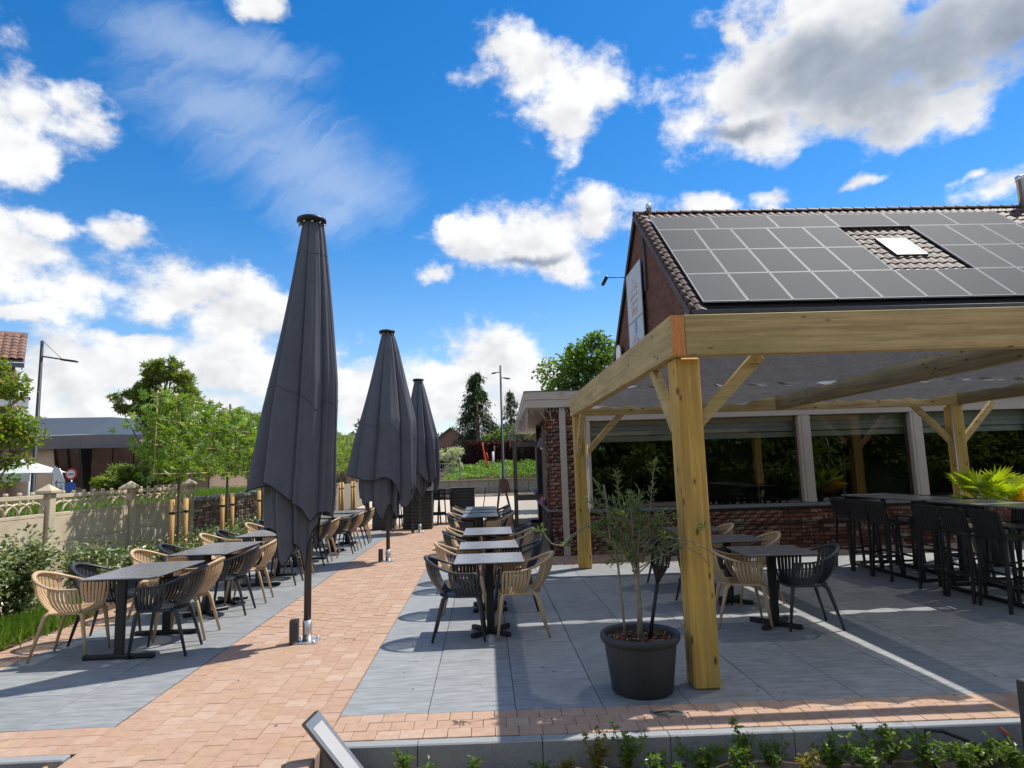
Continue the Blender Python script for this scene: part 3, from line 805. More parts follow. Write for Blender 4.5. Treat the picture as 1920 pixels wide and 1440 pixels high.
# ------------------------------------------------------------------ chairs
def chair_proto(name, m):
    root = thing(name, 'proto', 'chair')
    r = .275; xc = -.03; fx = .175
    La = fx - xc; Lc = math.pi * r; T = 2 * La + Lc
    def plan(s):
        if s < La: return (fx - s, -r)
        if s > La + Lc: return (xc + (s - La - Lc), r)
        a = -math.pi / 2 - (s - La) / r
        return (xc + r * math.cos(a), r * math.sin(a) )
    def rim(s):
        x, y = plan(s)
        k = max(0., 1 - abs(s - T / 2) / (T / 2 - .12)); k = k * k * (3 - 2 * k)
        return Vector((x - .035 * k, y, .655 + .135 * k))
    def bot(s):
        x, y = plan(s)
        return Vector((x * .74 + .05, y * .74, .435))
    def prof(s, q):
        a, b = rim(s), bot(s)
        e = q ** 2.3
        return Vector((a.x + (b.x - a.x) * e, a.y + (b.y - a.y) * e, a.z + (b.z - a.z) * q))
    rail = MB()
    N = 44
    pts = [rim(T * i / N) for i in range(N + 1)]
    st = [prof(0, q) + Vector((.012 * math.sin(q * 3), 0, 0)) for q in (1., .8, .6, .4, .2, .07)]
    en = [prof(T, q) + Vector((.012 * math.sin(q * 3), 0, 0)) for q in (.07, .2, .4, .6, .8, 1.)]
    allp = st + pts + en
    rr = []
    for i, p in enumerate(allp):
        k = max(0, (p.z - .655) / .135)
        rr.append(.0135 + .010 * k)
    rail.tube(allp, rr, 8, True, .75)
    rail.build('arm_rail', m, root)
    sl = MB()
    pos = [.03 + .0365 * i for i in range(7)]
    allpos = pos + [T - p for p in pos]
    nb = 12
    allpos += [T / 2 + (i - (nb - 1) / 2) * .0385 for i in range(nb)]
    for s in allpos:
        ds = .0125 if abs(s - T / 2) > .3 else .0142
        ring = []
        for q in (0.02, .2, .4, .58, .74, .86, .95, 1.):
            p0 = prof(max(0, s - ds), q); p1 = prof(min(T, s + ds), q)
            c = (p0 + p1) / 2; n = Vector((c.x + .0, c.y, 0)).normalized() * .006
            ring.append((p0 + n, p1 + n, p1 - n, p0 - n))
        vs = [v for rg_ in ring for v in rg_]
        fs = [(i * 4 + k, i * 4 + (k + 1) % 4, i * 4 + 4 + (k + 1) % 4, i * 4 + 4 + k) for i in range(len(ring) - 1) for k in range(4)]
        sl.add(vs, fs, False)
    sl.build('back_and_side_slats', m, root)
    se = MB()
    for i in range(11):
        y = -.185 + .037 * i
        k = 1 - (y / .21) ** 2
        x0 = -.03 - .17 * math.sqrt(max(.05, k)); x1 = .205
        vs = []
        nn = 6
        for j in range(nn):
            x = x0 + (x1 - x0) * j / (nn - 1)
            z = .437 - .012 * math.sin(math.pi * j / (nn - 1)) - .008 * k + (.0 if j < nn - 1 else -.012)
            vs += [(x, y - .0145, z), (x, y + .0145, z), (x, y + .0145, z - .011), (x, y - .0145, z - .011)]
        fs = [(j * 4 + k2, j * 4 + (k2 + 1) % 4, j * 4 + 4 + (k2 + 1) % 4, j * 4 + 4 + k2) for j in range(nn - 1) for k2 in range(4)]
        fs += [(0, 1, 2, 3), (nn * 4 - 4, nn * 4 - 3, nn * 4 - 2, nn * 4 - 1)]
        se.add(vs, fs)
    seat = se.build('seat', m, root)
    fr = MB()
    fr.tube([bot(T * i / 24) - Vector((0, 0, .008)) for i in range(25)] , .0135, 6)
    fr.tube([(.18, -.2, .428), (.212, -.1, .42), (.216, 0, .418), (.212, .1, .42), (.18, .2, .428)], .014, 6)
    fr.build('seat_frame', m, seat)
    for sx, sy in ((1, 1), (1, -1), (-1, 1), (-1, -1)):
        if sx > 0:
            p = [(.165, .195 * sy, .435), (.195, .205 * sy, .40), (.212, .207 * sy, .28), (.25, .21 * sy, .002)]
        else:
            p = [(-.11, .165 * sy, .435), (-.155, .175 * sy, .40), (-.185, .182 * sy, .30), (-.265, .205 * sy, .002)]
        MB().tube(p, [.02, .021, .019, .0125], 8, True, .85).build('leg', m, root)
    return root
proto = {'beige': chair_proto('armchair', M['beige']), 'dark': chair_proto('armchair', M['dark'])}
used = set()
def chair(kind, x, y, rz, label, group):
    rz += random.uniform(-.11, .11); x += random.uniform(-.02, .02)
    if kind not in used:
        used.add(kind)
        o = proto[kind]; o.location = (x, y, 0); o.rotation_euler = (0, 0, rz); tag(o, label, 'chair', group)
        return o
    return clone(proto[kind], (x, y, 0), rz, label, group)

# ------------------------------------------------------------------ tables
def table(x0, x1, y0, y1, foot, label, group, rz=0.):
    cx, cy = (x0 + x1) / 2, (y0 + y1) / 2; hx, hy = (x1 - x0) / 2, (y1 - y0) / 2
    t = thing('table', label, 'table', (cx, cy, 0), rz, group)
    MB().box(-hx, hx, -hy, hy, .738, .750, .002).build('tabletop', M['hpl'], t)
    MB().box(-hx + .004, hx - .004, -hy + .004, hy - .004, .731, .7375, .002).build('edge_core', M['black'], t)
    if foot == 'cross':
        MB().box(-.04, .04, -.025, .025, .03, .725, .008).build('column', M['black'], t)
        for a in (25, -25):
            d = Vector((math.cos(R(a)), math.sin(R(a)), 0)) * (.21)
            d = Vector((.19, .20 * (1 if a > 0 else -1), 0))
            MB().beam(-d + Vector((0, 0, .024)), d + Vector((0, 0, .024)), .055, .044, c=.01).build('foot', M['black'], t)
        MB().box(-.17, .17, -.17, .17, .722, .7305).build('top_plate', M['black'], t)
    else:
        for sy in (-1, 1):
            yy = sy * (hy - .1)
            MB().box(-.045, .045, yy - .02, yy + .02, .03, .725, .008).build('column', M['black'], t)
            MB().box(-.33, .33, yy - .03, yy + .03, .002, .045, .012).build('foot', M['black'], t)
            MB().box(-.25, .25, yy - .03, yy + .03, .718, .7305).build('top_plate', M['black'], t)
    return t
ordn = ['first', 'second', 'third', 'fourth', 'fifth', 'sixth', 'seventh']
# left row beside the fence
LR = [(6.33, 7.43, 'bar'), (8.0, 8.64, 'cross'), (8.66, 9.30, 'cross'), (10.05, 11.15, 'bar'), (11.95, 13.05, 'bar'), (13.62, 14.50, 'cross'), (15.02, 15.86, 'cross')]
for i, (a, b, f) in enumerate(LR):
    dx = .2 if a > 13 else 0.
    table(-3.83 + dx, -3.14 + dx, a, b, f, 'dark laminate table, %s from the front in the row beside the fence' % ordn[i], 'tables in the row beside the fence')
CL = [(6.64, 'first table', 'front end'), (7.20, 'first table', 'far end'), (8.32, 'second table', 'front end'), (8.98, 'third table', 'front end'), (10.3, 'fourth table', 'front end'), (10.9, 'fourth table', 'far end'), (12.2, 'fifth table', 'front end'), (12.8, 'fifth table', 'far end'), (13.75, 'sixth table', 'front end'), (14.35, 'sixth table', 'far end'), (15.2, 'seventh table', 'front end'), (15.75, 'seventh table', 'far end')]
for i, (y, tn, en) in enumerate(CL):
    dx = .15 if y > 13 else 0.
    lab = '%s armchair, %s side of fence row ' + tn + ', ' + en
    a, b = ('beige', 'dark') if i % 2 == 0 else ('dark', 'beige')
    chair(a, -4.07 + dx + random.uniform(-.03, .03), y, 0, lab % (a, 'fence'), 'armchairs in the fence row')
    chair(b, -3.19 + dx + random.uniform(-.03, .03), y + (.0 if i % 2 else -.03), math.pi, lab % ('charcoal' if b == 'dark' else b, 'path'), 'armchairs in the fence row')
# middle row between path and pergola
MRW = [(6.47, 7.17, 'cross', 0), (7.61, 8.31, 'cross', 0), (9.16, 10.2, 'bar', 0), (12.47, 13.45, 'bar', -.14), (13.68, 14.40, 'cross', -.14), (14.64, 15.66, 'bar', -.14)]
for i, (a, b, f, dx) in enumerate(MRW):
    table(-.335 + dx, .365 + dx, a, b, f, 'dark laminate table, %s from the front in the middle row' % ordn[i], 'tables in the middle row', random.uniform(-.01, .01))
CM = [(6.71, 'dark', 0, 'first table'), (7.9, 'beige', 0, 'second table'), (9.36, 'dark', 0, 'third table, front end'), (9.98, 'beige', 0, 'third table, far end'), (12.65, 'dark', -.14, 'fourth table, front end'), (13.22, 'beige', -.14, 'fourth table, far end'), (14.0, 'dark', -.14, 'fifth table'), (14.85, 'beige', -.14, 'sixth table, front end'), (15.4, 'dark', -.14, 'sixth table, far end')]
for y, k, dx, tn in CM:
    o = 'beige' if k == 'dark' else 'dark'
    nm = {'dark': 'charcoal', 'beige': 'beige'}
    chair(k, -.275 + dx, y, 0, '%s slatted armchair on the path side of the middle row\'s %s' % (nm[k], tn), 'armchairs in the middle row')
    chair(o, .315 + dx, y + .02, math.pi, '%s slatted armchair on the house side of the middle row\'s %s' % (nm[o], tn), 'armchairs in the middle row')
# tables under the pergola
PT = [(2.56, 3.26, 6.30, 6.98, -.07), (2.54, 3.24, 7.44, 8.14, -.02), (2.52, 3.22, 8.62, 9.32, 0)]
for i, (a, b, c, d, rz) in enumerate(PT):
    table(a, b, c, d, 'cross', 'dark laminate table, %s from the front under the pergola' % ordn[i], 'dining tables under the pergola', rz)
chair('beige', 2.62, 6.74, -.12, 'beige slatted armchair under the pergola, left of the nearest table, by the corner post', 'armchairs under the pergola')
chair('dark', 3.19, 6.56, math.pi - .1, 'charcoal slatted armchair under the pergola, right of the nearest table', 'armchairs under the pergola')
chair('dark', 2.55, 7.8, 0, 'charcoal slatted armchair under the pergola, left of the second table', 'armchairs under the pergola')
chair('beige', 3.16, 7.78, math.pi, 'beige slatted armchair under the pergola, right of the second table', 'armchairs under the pergola')
chair('beige', 3.10, 9.0, math.pi, 'beige slatted armchair under the pergola, right of the third table', 'armchairs under the pergola')
chair('dark', 2.5, 9.0, 0, 'charcoal slatted armchair under the pergola, left of the third table', 'armchairs under the pergola')

# ------------------------------------------------------------------ bar tables and stools
def stool_proto():
    t = thing('bar_stool', 'proto', 'bar stool')
    MB().box(-.19, .20, -.20, .20, .735, .765, .01).build('seat', M['black2'], t)
    b = MB()
    for i in range(9):
        y = -.16 + .04 * i
        b.beam((-.205, y, .79), (-.245, y, 1.03), .026, .012, (1, 0, 0))
    b.build('back_slats', M['black2'], t)
    MB().beam((-.247, -.205, 1.035), (-.247, .205, 1.035), .025, .04, c=.006).build('top_rail', M['black2'], t)
    MB().beam((-.205, -.2, .785), (-.205, .2, .785), .025, .035, c=.006).build('back_rail', M['black2'], t)
    for sx, sy in ((1, 1), (1, -1), (-1, 1), (-1, -1)):
        a = (.17 * sx - .01, .175 * sy, .74); e = (.225 * sx - .01, .215 * sy, .002)
        MB().beam(a, e, .034, .030, (0, 1, 0), .004).build('leg', M['black2'], t)
        if sx < 0:
            MB().beam((-.18, .195 * sy, .74), (-.247, .2 * sy, 1.05), .03, .028, (0, 1, 0), .004).build('back_upright', M['black2'], t)
    for z, q in ((.27, .205),):
        for sy in (1, -1):
            MB().beam((-.22, q * sy, z), (.2, q * sy, z), .022, .028, c=.003).build('footrest', M['black2'], t)
        for sx in (1, -1):
            MB().beam((q * sx - .01, -.2, z + .03), (q * sx - .01, .2, z + .03), .022, .028, c=.003).build('footrest', M['black2'], t)
    return t
sp = stool_proto(); first = True
def stool(x, y, rz, label, group):
    global first
    if first:
        first = False
        sp.location = (x, y, 0); sp.rotation_euler = (0, 0, rz); tag(sp, label, 'bar stool', group)
    else:
        clone(sp, (x, y, 0), rz + random.uniform(-.05, .05), label, group)
def bar_table(x0, x1, y0, y1, label):
    t = thing('bar_table', label, 'bar table', ((x0 + x1) / 2, (y0 + y1) / 2, 0), 0, 'high bar tables under the pergola')
    hx, hy = (x1 - x0) / 2, (y1 - y0) / 2
    MB().box(-hx, hx, -hy, hy, 1.062, 1.08, .003).build('tabletop', M['hpl'], t)
    for sy in (-1, 1):
        for sx in (-1, 1):
            MB().box(sx * (hx - .05) - .025, sx * (hx - .05) + .025, sy * (hy - .05) - .025, sy * (hy - .05) + .025, .045, 1.061).build('leg', M['black'], t)
        MB().box(-hx + .026, hx - .026, sy * (hy - .05) - .025, sy * (hy - .05) + .025, .002, .0445).build('base_rail', M['black'], t)
        MB().box(-hx + .08, hx - .08, sy * (hy - .05) - .02, sy * (hy - .05) + .02, 1.0, 1.061).build('top_rail', M['black'], t)
    for sx in (-1, 1):
        MB().box(sx * (hx - .05) - .024, sx * (hx - .05) + .024, -hy + .08, hy - .08, .003, .044).build('base_rail', M['black'], t)
    return t
bar_table(5.68, 6.38, 8.42, 10.15, 'long black high bar table nearer the window wall')
bar_table(5.72, 6.42, 6.45, 8.22, 'long black high bar table nearer the camera at right')
for i, y in enumerate((9.72, 9.25, 8.78)):
    stool(5.62, y, 0, 'black slatted bar stool, left side of the far high table, %s' % ('window end', 'middle one', 'camera end')[i], 'bar stools on the left of the far high table')
    stool(6.52, y - .05, math.pi, 'black slatted bar stool, right side of the far high table, %s' % ('window end', 'middle one', 'camera end')[i], 'bar stools on the right of the far high table')
for i, y in enumerate((7.86, 7.37, 6.88)):
    stool(5.66, y, 0, 'black slatted bar stool, left side of the near high table, %s' % ('window end', 'middle one', 'camera end')[i], 'bar stools on the left of the near high table')
    stool(6.56, y + .04, math.pi, 'black slatted bar stool, right side of the near high table, %s' % ('window end', 'middle one', 'camera end')[i], 'bar stools on the right of the near high table')

# ------------------------------------------------------------------ closed parasols
def parasol(x, y, H, sL, sR, seed, label, midz, lift, corners, inner):
    rg = np.random.default_rng(seed)
    t = thing('parasol', label, 'parasol', (x, y, 0), 0, 'closed parasols along the path')
    nth, nt = 288, 60
    th = np.linspace(0, 2 * np.pi, nth, endpoint=False)
    thw = th + .12 * np.sin(3 * th + seed) + .08 * np.sin(5 * th + 2 * seed)
    top = H - .07
    def layer(ztop, mid, lf, crn, k, nt, zs=0.):
        hem = np.full(nth, mid) + .06 * np.sin(th + seed) + .05 * np.sin(5 * th + seed)
        hem = hem + lf * np.clip(-np.cos(th), 0, 1) ** 2
        for ck, dk, wk in crn:
            dth = (th - R(ck) + np.pi) % (2 * np.pi) - np.pi
            hem = hem - dk * np.exp(-(np.abs(dth) / wk) ** 1.7)
        V = np.zeros((nt, nth, 3))
        for j in range(nt):
            q = j / (nt - 1)
            z = ztop + (hem - ztop) * q
            f = (top - z) / (top - 1.1)
            Rl = .115 + (sL - .115) * np.clip(f, 0, 1.4) ** .92
            Rr = .115 + (sR - .115) * np.clip(f * 1.9, 0, 1.) ** .75
            c = np.cos(th)
            Rd = np.where(c < 0, Rr + (Rl - Rr) * np.clip(-c, 0, 1) ** .8, Rr)
            Rd = Rd * np.where(f > .90, 1 - 1.25 * np.clip(f - .90, 0, .4), 1) * k
            a = np.clip(f * 1.6, .18, 1.)
            fold = np.abs(np.sin(4 * thw + .6 + zs)) ** .6
            fold2 = np.sin(12 * thw + 2.2 * np.sin(2 * th) + 1.5 * seed)
            Rd = Rd * (.70 + .34 * fold * (.6 + .4 * a) + .06 * a * fold2 + .008 * np.sin(23 * th + seed * 3 + 2 * f) + .02 * np.sin(7 * th - 5 * f + seed))
            tw = th + .5 * np.clip(f - .6, 0, .6) * np.sin(2 * th + seed)
            V[j, :, 0] = Rd * np.cos(tw) + .02 * np.sin(3 * f + seed)
            V[j, :, 1] = Rd * np.sin(tw) * .85
            V[j, :, 2] = z + .012 * np.sin(6 * th + 9 * f)
        ii = np.arange(nt * nth).reshape(nt, nth)
        return V, np.stack([ii[:-1], np.roll(ii[:-1], -1, 1), np.roll(ii[1:], -1, 1), ii[1:]], -1).reshape(-1, 4)
    V, Fq = layer(top, midz, lift, corners, 1., nt)
    can = fastmesh('canopy', V.reshape(-1, 3), Fq, M['fabric'], t, True)
    Vi, Fi = layer(2.7, 1.12 + midz - 1.4, .1, inner, .66, 36, .9)
    fastmesh('inner_flaps', Vi.reshape(-1, 3), Fi, M['fabric'], can, True)
    ppi = [tuple(v) for v in Vi[-1]]
    MB().tube(ppi + [ppi[0]], .006, 5, False).build('inner_piping', M['piping'], can)
    pp = [tuple(v) for v in V[-1]]
    MB().tube(pp + [pp[0]], .006, 5, False).build('hem_piping', M['piping'], can)
    for js in (7, 38):
        sp_ = [tuple(v * np.array([1.004, 1.004, 1])) for v in V[js]]
        MB().tube(sp_ + [sp_[0]], .0022, 4, False).build('seam', M['piping'], can)
    MB().tube([(0, 0, .05), (0, 0, H - .03)], .036, 16).build('mast', M['anthr'], t)
    MB().lathe([(.05, 0), (.155, .012), (.155, .045), (.13, .06), (.03, .065)], 28, (0, 0, H - .065)).build('top_cap', M['black'], t)
    st = MB()
    for k in range(10):
        a0 = 2 * math.pi * k / 10
        st.lathe([(.011, -.008), (.014, .0), (.011, .008)], 8, (.135 * math.cos(a0), .135 * math.sin(a0), H - .085))
    st.build('cap_studs', M['steel'], t)
    rb = MB()
    for k in range(8):
        a0 = 2 * math.pi * k / 8 + .3
        rb.tube([(.06 * math.cos(a0), .06 * math.sin(a0), H - .15), (.10 * math.cos(a0), .10 * math.sin(a0), 2.4), (.13 * math.cos(a0), .13 * math.sin(a0), 1.35)], .011, 6)
    rb.build('ribs', M['anthr'], t)
    MB().lathe([(.07, 0), (.07, .16), (.05, .18)], 16, (0, 0, 1.55)).build('runner', M['black'], t)
    MB().lathe([(.046, .012), (.046, .212), (.040, .213)], 20, (0, 0, 0)).build('ground_sleeve', M['galv'], t)
    pl = MB().box(-.11, .11, -.11, .11, .002, .012, .002).build('base_plate', M['galv'], t)
    bo = MB()
    for sx in (-1, 1):
        for sy in (-1, 1):
            bo.lathe([(.014, 0), (.014, .012), (.007, .013), (.007, .025)], 6, (.085 * sx, .085 * sy, .012))
    bo.build('bolts', M['steel'], pl)
    MB().box(-.008, .008, -.049, -.044, .06, .075).build('set_screw', M['black'], t)
    return t
parasol(-1.83, 6.77, 4.44, .66, .27, 1, 'tall closed charcoal parasol nearest the camera beside the path', 1.52, .22, [(-62, .36, .42), (0, .40, .5), (-160, .12, .3), (100, .5, .4)], [(-72, .56, .36), (-132, .50, .36), (60, .4, .4), (160, .3, .4)])
parasol(-1.86, 12.35, 4.40, .80, .52, 2, 'closed charcoal parasol in the middle of the three along the path', 1.52, .22, [(-40, .52, .4), (10, .45, .4), (-150, .15, .3), (95, .5, .4)], [(-88, .52, .34), (-45, .45, .3), (-150, .4, .35), (95, .5, .4)])
parasol(-1.81, 17.69, 4.18, .62, .52, 3, 'closed charcoal parasol farthest from the camera near the planters', 1.55, .15, [(-60, .3, .34), (5, .45, .4), (100, .5, .4)], [(-75, .45, .34), (-140, .45, .36), (100, .5, .4)])
for x, y, lb in ((-1.945, 6.72, 'first'), (-1.99, 12.3, 'middle'), (-1.99, 17.62, 'farthest')):  # small ground socket boxes, one at each parasol foot
    t = thing('socket_box', 'short brown-grey ground socket box at the foot of the %s parasol' % lb, 'bollard', (x, y, 0), .15, 'ground socket boxes by the parasols')
    MB().box(-.042, .042, -.05, .05, .002, .23, .004).build('body', M['bollard'], t)
    MB().box(-.036, .036, -.0535, -.0505, .03, .2).build('slot_cover', M['anthr'], t)

# ------------------------------------------------------------------ brick courses
def bricks(parent, place, cells, singles, name='brick', mats=None, size=(.205, .10, .06)):
    """cells: list of (u, z, length, highlight order); place(u, z) -> location, rotation"""
    mm = {}
    mats = mats or (M['brick'], M['brick_i'])
    VV = []; FF = []
    for i, (u, z, ln) in enumerate(cells):
        loc, rz = place(u, z)
        dz = random.uniform(-.004, .006)
        if i < singles:
            k = round(ln, 2)
            if k not in mm:
                mm[k] = MB().box(-ln / 2, ln / 2, -size[1] / 2, size[1] / 2, -size[2] / 2, size[2] / 2, .005).mesh('brick', mats[0])
            o = inst(name, mm[k], parent, loc, (random.uniform(-.02, .02), 0, rz + random.uniform(-.02, .02)))
            o.location += Vector((math.sin(rz), -math.cos(rz), 0)) * dz
        else:
            m = MB()
            mx = Matrix.Translation(Vector(loc) + Vector((math.sin(rz), -math.cos(rz), 0)) * dz) @ Matrix.Rotation(rz + random.uniform(-.02, .02), 4, 'Z')
            m.box(-ln / 2, ln / 2, -size[1] / 2, size[1] / 2, -size[2] / 2, size[2] / 2, 0, mx)
            b = len(VV); VV += m.v; FF += [tuple(q + b for q in f) for f in m.f]
    if VV:
        tag(fastmesh('brick_courses', VV, FF, mats[1], parent), kind='stuff')
def running(u0, u1, z0, z1, pu=.216, pz=.072):
    out = []; r = 0; z = z0 + pz / 2
    while z + .03 < z1:
        u = u0 - (r % 2) * pu / 2
        while u < u1 - .03:
            a = max(u, u0); b = min(u + pu, u1)
            if b - a > .05:
                out.append(((a + b) / 2, z, b - a - .011))
            u += pu
        z += pz; r += 1
    return out

# ------------------------------------------------------------------ annex with the window wall (local frame: x along the front, y inwards)
AX, AY = 1.95, 12.2
an = thing('restaurant_annex', 'flat-roofed brick annex with a wall of dark windows behind the pergola', 'building', (AX, AY, 0), R(-1.6))
lw = MB().box(0, 13, .06, .30, 0, .775).build('low_wall', M['mortar'], an)
cells = sorted(running(0, 12.8, 0, .775), key=lambda c: c[0] + (0 if c[0] < 3.6 else 10))
bricks(lw, lambda u, z: ((u, .06, z), 0.), cells, 170)
MB().box(-.02, 13, -.075, .32, .777, .835, .006).build('window_sill', M['blue'], an)
MB().tube([(0, .0, .47), (9.4, .0, .47)], .013, 6).build('cable_conduit', M['black'], an)
pil = MB().box(-.72, -.002, .06, .6, 0, 2.775).build('brick_pillar', M['mortar'], an)
cells = running(-.74, 0, 0, 2.77)
bricks(pil, lambda u, z: ((u, .06, z), 0.), cells, 140)
bricks(pil, lambda u, z: ((-.72, u, z), math.pi / 2), running(.07, .6, .86, 2.77), 0)
MB().box(-.52, -.40, -.085, .005, 0, 2.775, .008).build('corner_post', M['taupe'], an)
PST = [(-.03, .07), (4.10, 4.33), (6.28, 6.51), (8.75, 8.97), (11.2, 11.42), (12.8, 13.0)]
for a, b in PST:
    po = MB().box(a, b, -.02, .20, .837, 2.50, .008).build('window_post', M['taupe'], an)
    if b - a > .2:
        MB().box(a + .05, a + .056, -.0235, -.0205, .84, 2.49).build('post_groove', M['taupe_d'], po)
MB().box(-.03, 13, -.03, .22, 2.502, 2.775, .006).build('lintel', M['taupe'], an)
for (a, b), (c, d) in zip(PST, PST[1:]):
    MB().add([(b, .1, .837), (c, .1, .837), (c, .1, 2.502), (b, .1, 2.502)], [(0, 1, 2, 3)]).build('window_pane', M['glass'], an)
for k in range(3):
    MB().box(0, 13, .30, .33, 2.22 + k * .093, 2.31 + k * .093, .004).build('valance_board', M['cream'], an)
MB().box(0, 13, .36, .5, 2.10, 2.21, .004).build('blind_cassette', M['cream'], an)
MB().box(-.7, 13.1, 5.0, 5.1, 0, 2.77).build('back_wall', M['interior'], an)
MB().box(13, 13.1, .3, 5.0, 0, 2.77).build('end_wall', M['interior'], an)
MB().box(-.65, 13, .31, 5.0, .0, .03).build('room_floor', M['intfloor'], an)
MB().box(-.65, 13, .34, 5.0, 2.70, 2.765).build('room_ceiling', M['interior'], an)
# roof and fascia
MB().box(-1.15, 13, -.13, 1.2, 2.785, 3.06).build('roof_slab', M['fascia'], an)
MB().box(-1.1499, 2.55, 1.2, 9.8, 2.7852, 3.0602).build('roof_slab_side', M['fascia'], an)
MB().box(-1.17, 13, -.155, -.132, 2.93, 3.085, .004).build('fascia_upper', M['fascia'], an)
MB().box(-1.165, 13, -.145, -.1325, 2.775, 2.925, .004).build('fascia_lower', M['fascia'], an)
MB().box(-1.175, -1.152, -.131, 9.8, 2.93, 3.085, .004).build('fascia_upper', M['fascia'], an)
MB().box(-1.165, -1.1525, -.131, 9.8, 2.775, 2.925, .004).build('fascia_lower', M['fascia'], an)
MB().box(-1.185, 13, -.165, -.125, 3.0855, 3.10).build('roof_trim', M['anthr'], an)
MB().box(-1.185, -1.145, -.124, 9.8, 3.0855, 3.10).build('roof_trim', M['anthr'], an)
# side wall with serving counter, open door, far pillar
sw = MB().box(-.62, -.40, .6, 4.2, 0, .80).build('side_wall', M['mortar'], an)
bricks(sw, lambda u, z: ((-.62, u, z), math.pi / 2), running(.0, 4.2, 0, .80), 0)
MB().box(-.80, -.38, .0, 4.2, .802, .855, .006).build('counter_sill', M['blue'], an)
for y0, y1 in ((.62, .72), (1.9, 2.0), (3.1, 3.2), (4.1, 4.24)):
    MB().box(-.60, -.46, y0, y1, .857, 2.775).build('window_frame', M['taupe'], an)
for y0, y1 in ((.72, 1.9), (2.0, 3.1), (3.2, 4.1)):
    MB().add([(-.53, y0, .86), (-.53, y1, .86), (-.53, y1, 2.77), (-.53, y0, 2.77)], [(0, 3, 2, 1)]).build('window_pane', M['glass'], an)
fp = MB().box(-.62, -.2, 6.2, 6.7, 0, 2.775).build('far_pillar', M['mortar'], an)
bricks(fp, lambda u, z: ((u, 6.2, z), 0.), running(-.64, -.2, 0, 2.77), 0)
MB().box(-.5, -.42, 4.24, 6.2, 2.3, 2.775).build('door_head', M['taupe_d'], an)
MB().box(-.50, -.42, 6.7, 9.6, .0, .9).build('far_low_wall', M['housebrick'], an)
MB().box(-.75, -.38, 5.6, 9.6, .902, .95).build('far_sill', M['blue'], an)
for y in (6.7, 7.6, 8.5, 9.4):
    MB().box(-.52, -.42, y, y + .1, .95, 2.775).build('window_frame', M['taupe'], an)
dr = MB()
dr.box(-1.36, -1.26, 4.22, 4.27, .02, 2.30); dr.box(-.62, -.52, 4.22, 4.27, .02, 2.30)
dr.box(-1.26, -.62, 4.222, 4.268, .02, .24); dr.box(-1.26, -.62, 4.222, 4.268, 2.18, 2.30); dr.box(-1.26, -.62, 4.222, 4.268, .82, .96)
door = dr.build('open_door', M['taupe_d'], an)
for z0, z1 in ((.24, .82), (.96, 2.18)):
    MB().add([(-1.26, 4.245, z0), (-.62, 4.245, z0), (-.62, 4.245, z1), (-1.26, 4.245, z1)], [(0, 1, 2, 3)]).build('door_pane', M['glass'], door)
MB().box(-1.34, -1.30, 4.16, 4.22, 1.02, 1.10).build('door_handle', M['black'], door)
dp = MB().tube([(-.74, .02, .80), (-.74, .02, .05)], .03, 8)
dp.tube([(-.74, .0, .42), (-.5, -.02, .40), (-.2, -.01, .47)], .012, 6)
dp.build('drain_pipe', M['black'], an)
ss = MB().box(.04, .34, -.012, -.006, 1.05, 1.06)
# things that hang on or stand at the annex
t = thing('wall_lantern', 'dark bell-shaped wall lantern on the brick pillar', 'lantern', (1.06, 12.02, 2.18))
MB().lathe([(.085, -.16), (.08, -.13), (.055, -.05), (.045, .0), (.02, .03)], 16, capb=False).build('shade', M['bollard'], t)
MB().tube([(0, 0, .03), (.0, 0, .10), (.05, .02, .14), (.12, .06, .10), (.16, .1, .02), (.17, .14, .0)], .009, 6).build('bracket', M['bollard'], t)
MB().lathe([(.02, -.12), (.03, -.17), (.015, -.20)], 10).build('bulb', M['lens'], t)
rg = np.random.default_rng(5)
il = thing('icicle_lights', 'tangled icicle string lights hanging under the annex roof edge', 'string lights', (.8, 12.1, 2.78))
MB().tube([(.0, 0, 0), (0, 9, 0)], .005, 5).build('main_wire', M['wire'], il)
for i in range(46):
    y = 9 * (i / 46) ** 1.5 + rg.uniform(-.05, .05); ln = rg.uniform(.12, .62); x = rg.uniform(-.03, .03)
    pts = [(x, y, 0)]
    for k in range(5):
        pts.append((x + rg.normal() * .03, y + rg.normal() * .04, -ln * (k + 1) / 5))
    MB().tube(pts, .0045, 4, False).build('strand', M['wire'], il)
for i in range(16):
    x = .03 + i * .06; ln = rg.uniform(.05, .22)
    MB().tube([(x, -.02, -.01), (x + rg.normal() * .02, -.03, -.01 - ln / 2), (x + rg.normal() * .03, -.02, -.01 - ln)], .004, 4, False).build('strand', M['wire'], il)
for i, (x, zz) in enumerate(((2.45, 2.0), (5.35, 2.05), (7.55, 2.0))):
    t = thing('pendant_lamp', 'small glass pendant lamp hanging inside the %s window' % ('left', 'middle', 'right')[i], 'lamp', (x, 13.3, zz), 0, 'pendant lamps inside')
    MB().tube([(0, 0, .08), (0, 0, .70)], .005, 5).build('cord', M['black'], t)
    MB().lathe([(.02, .09), (.05, .06), (.075, .0), (.06, -.05), (.01, -.07)], 14).build('globe', M['steel'], t)
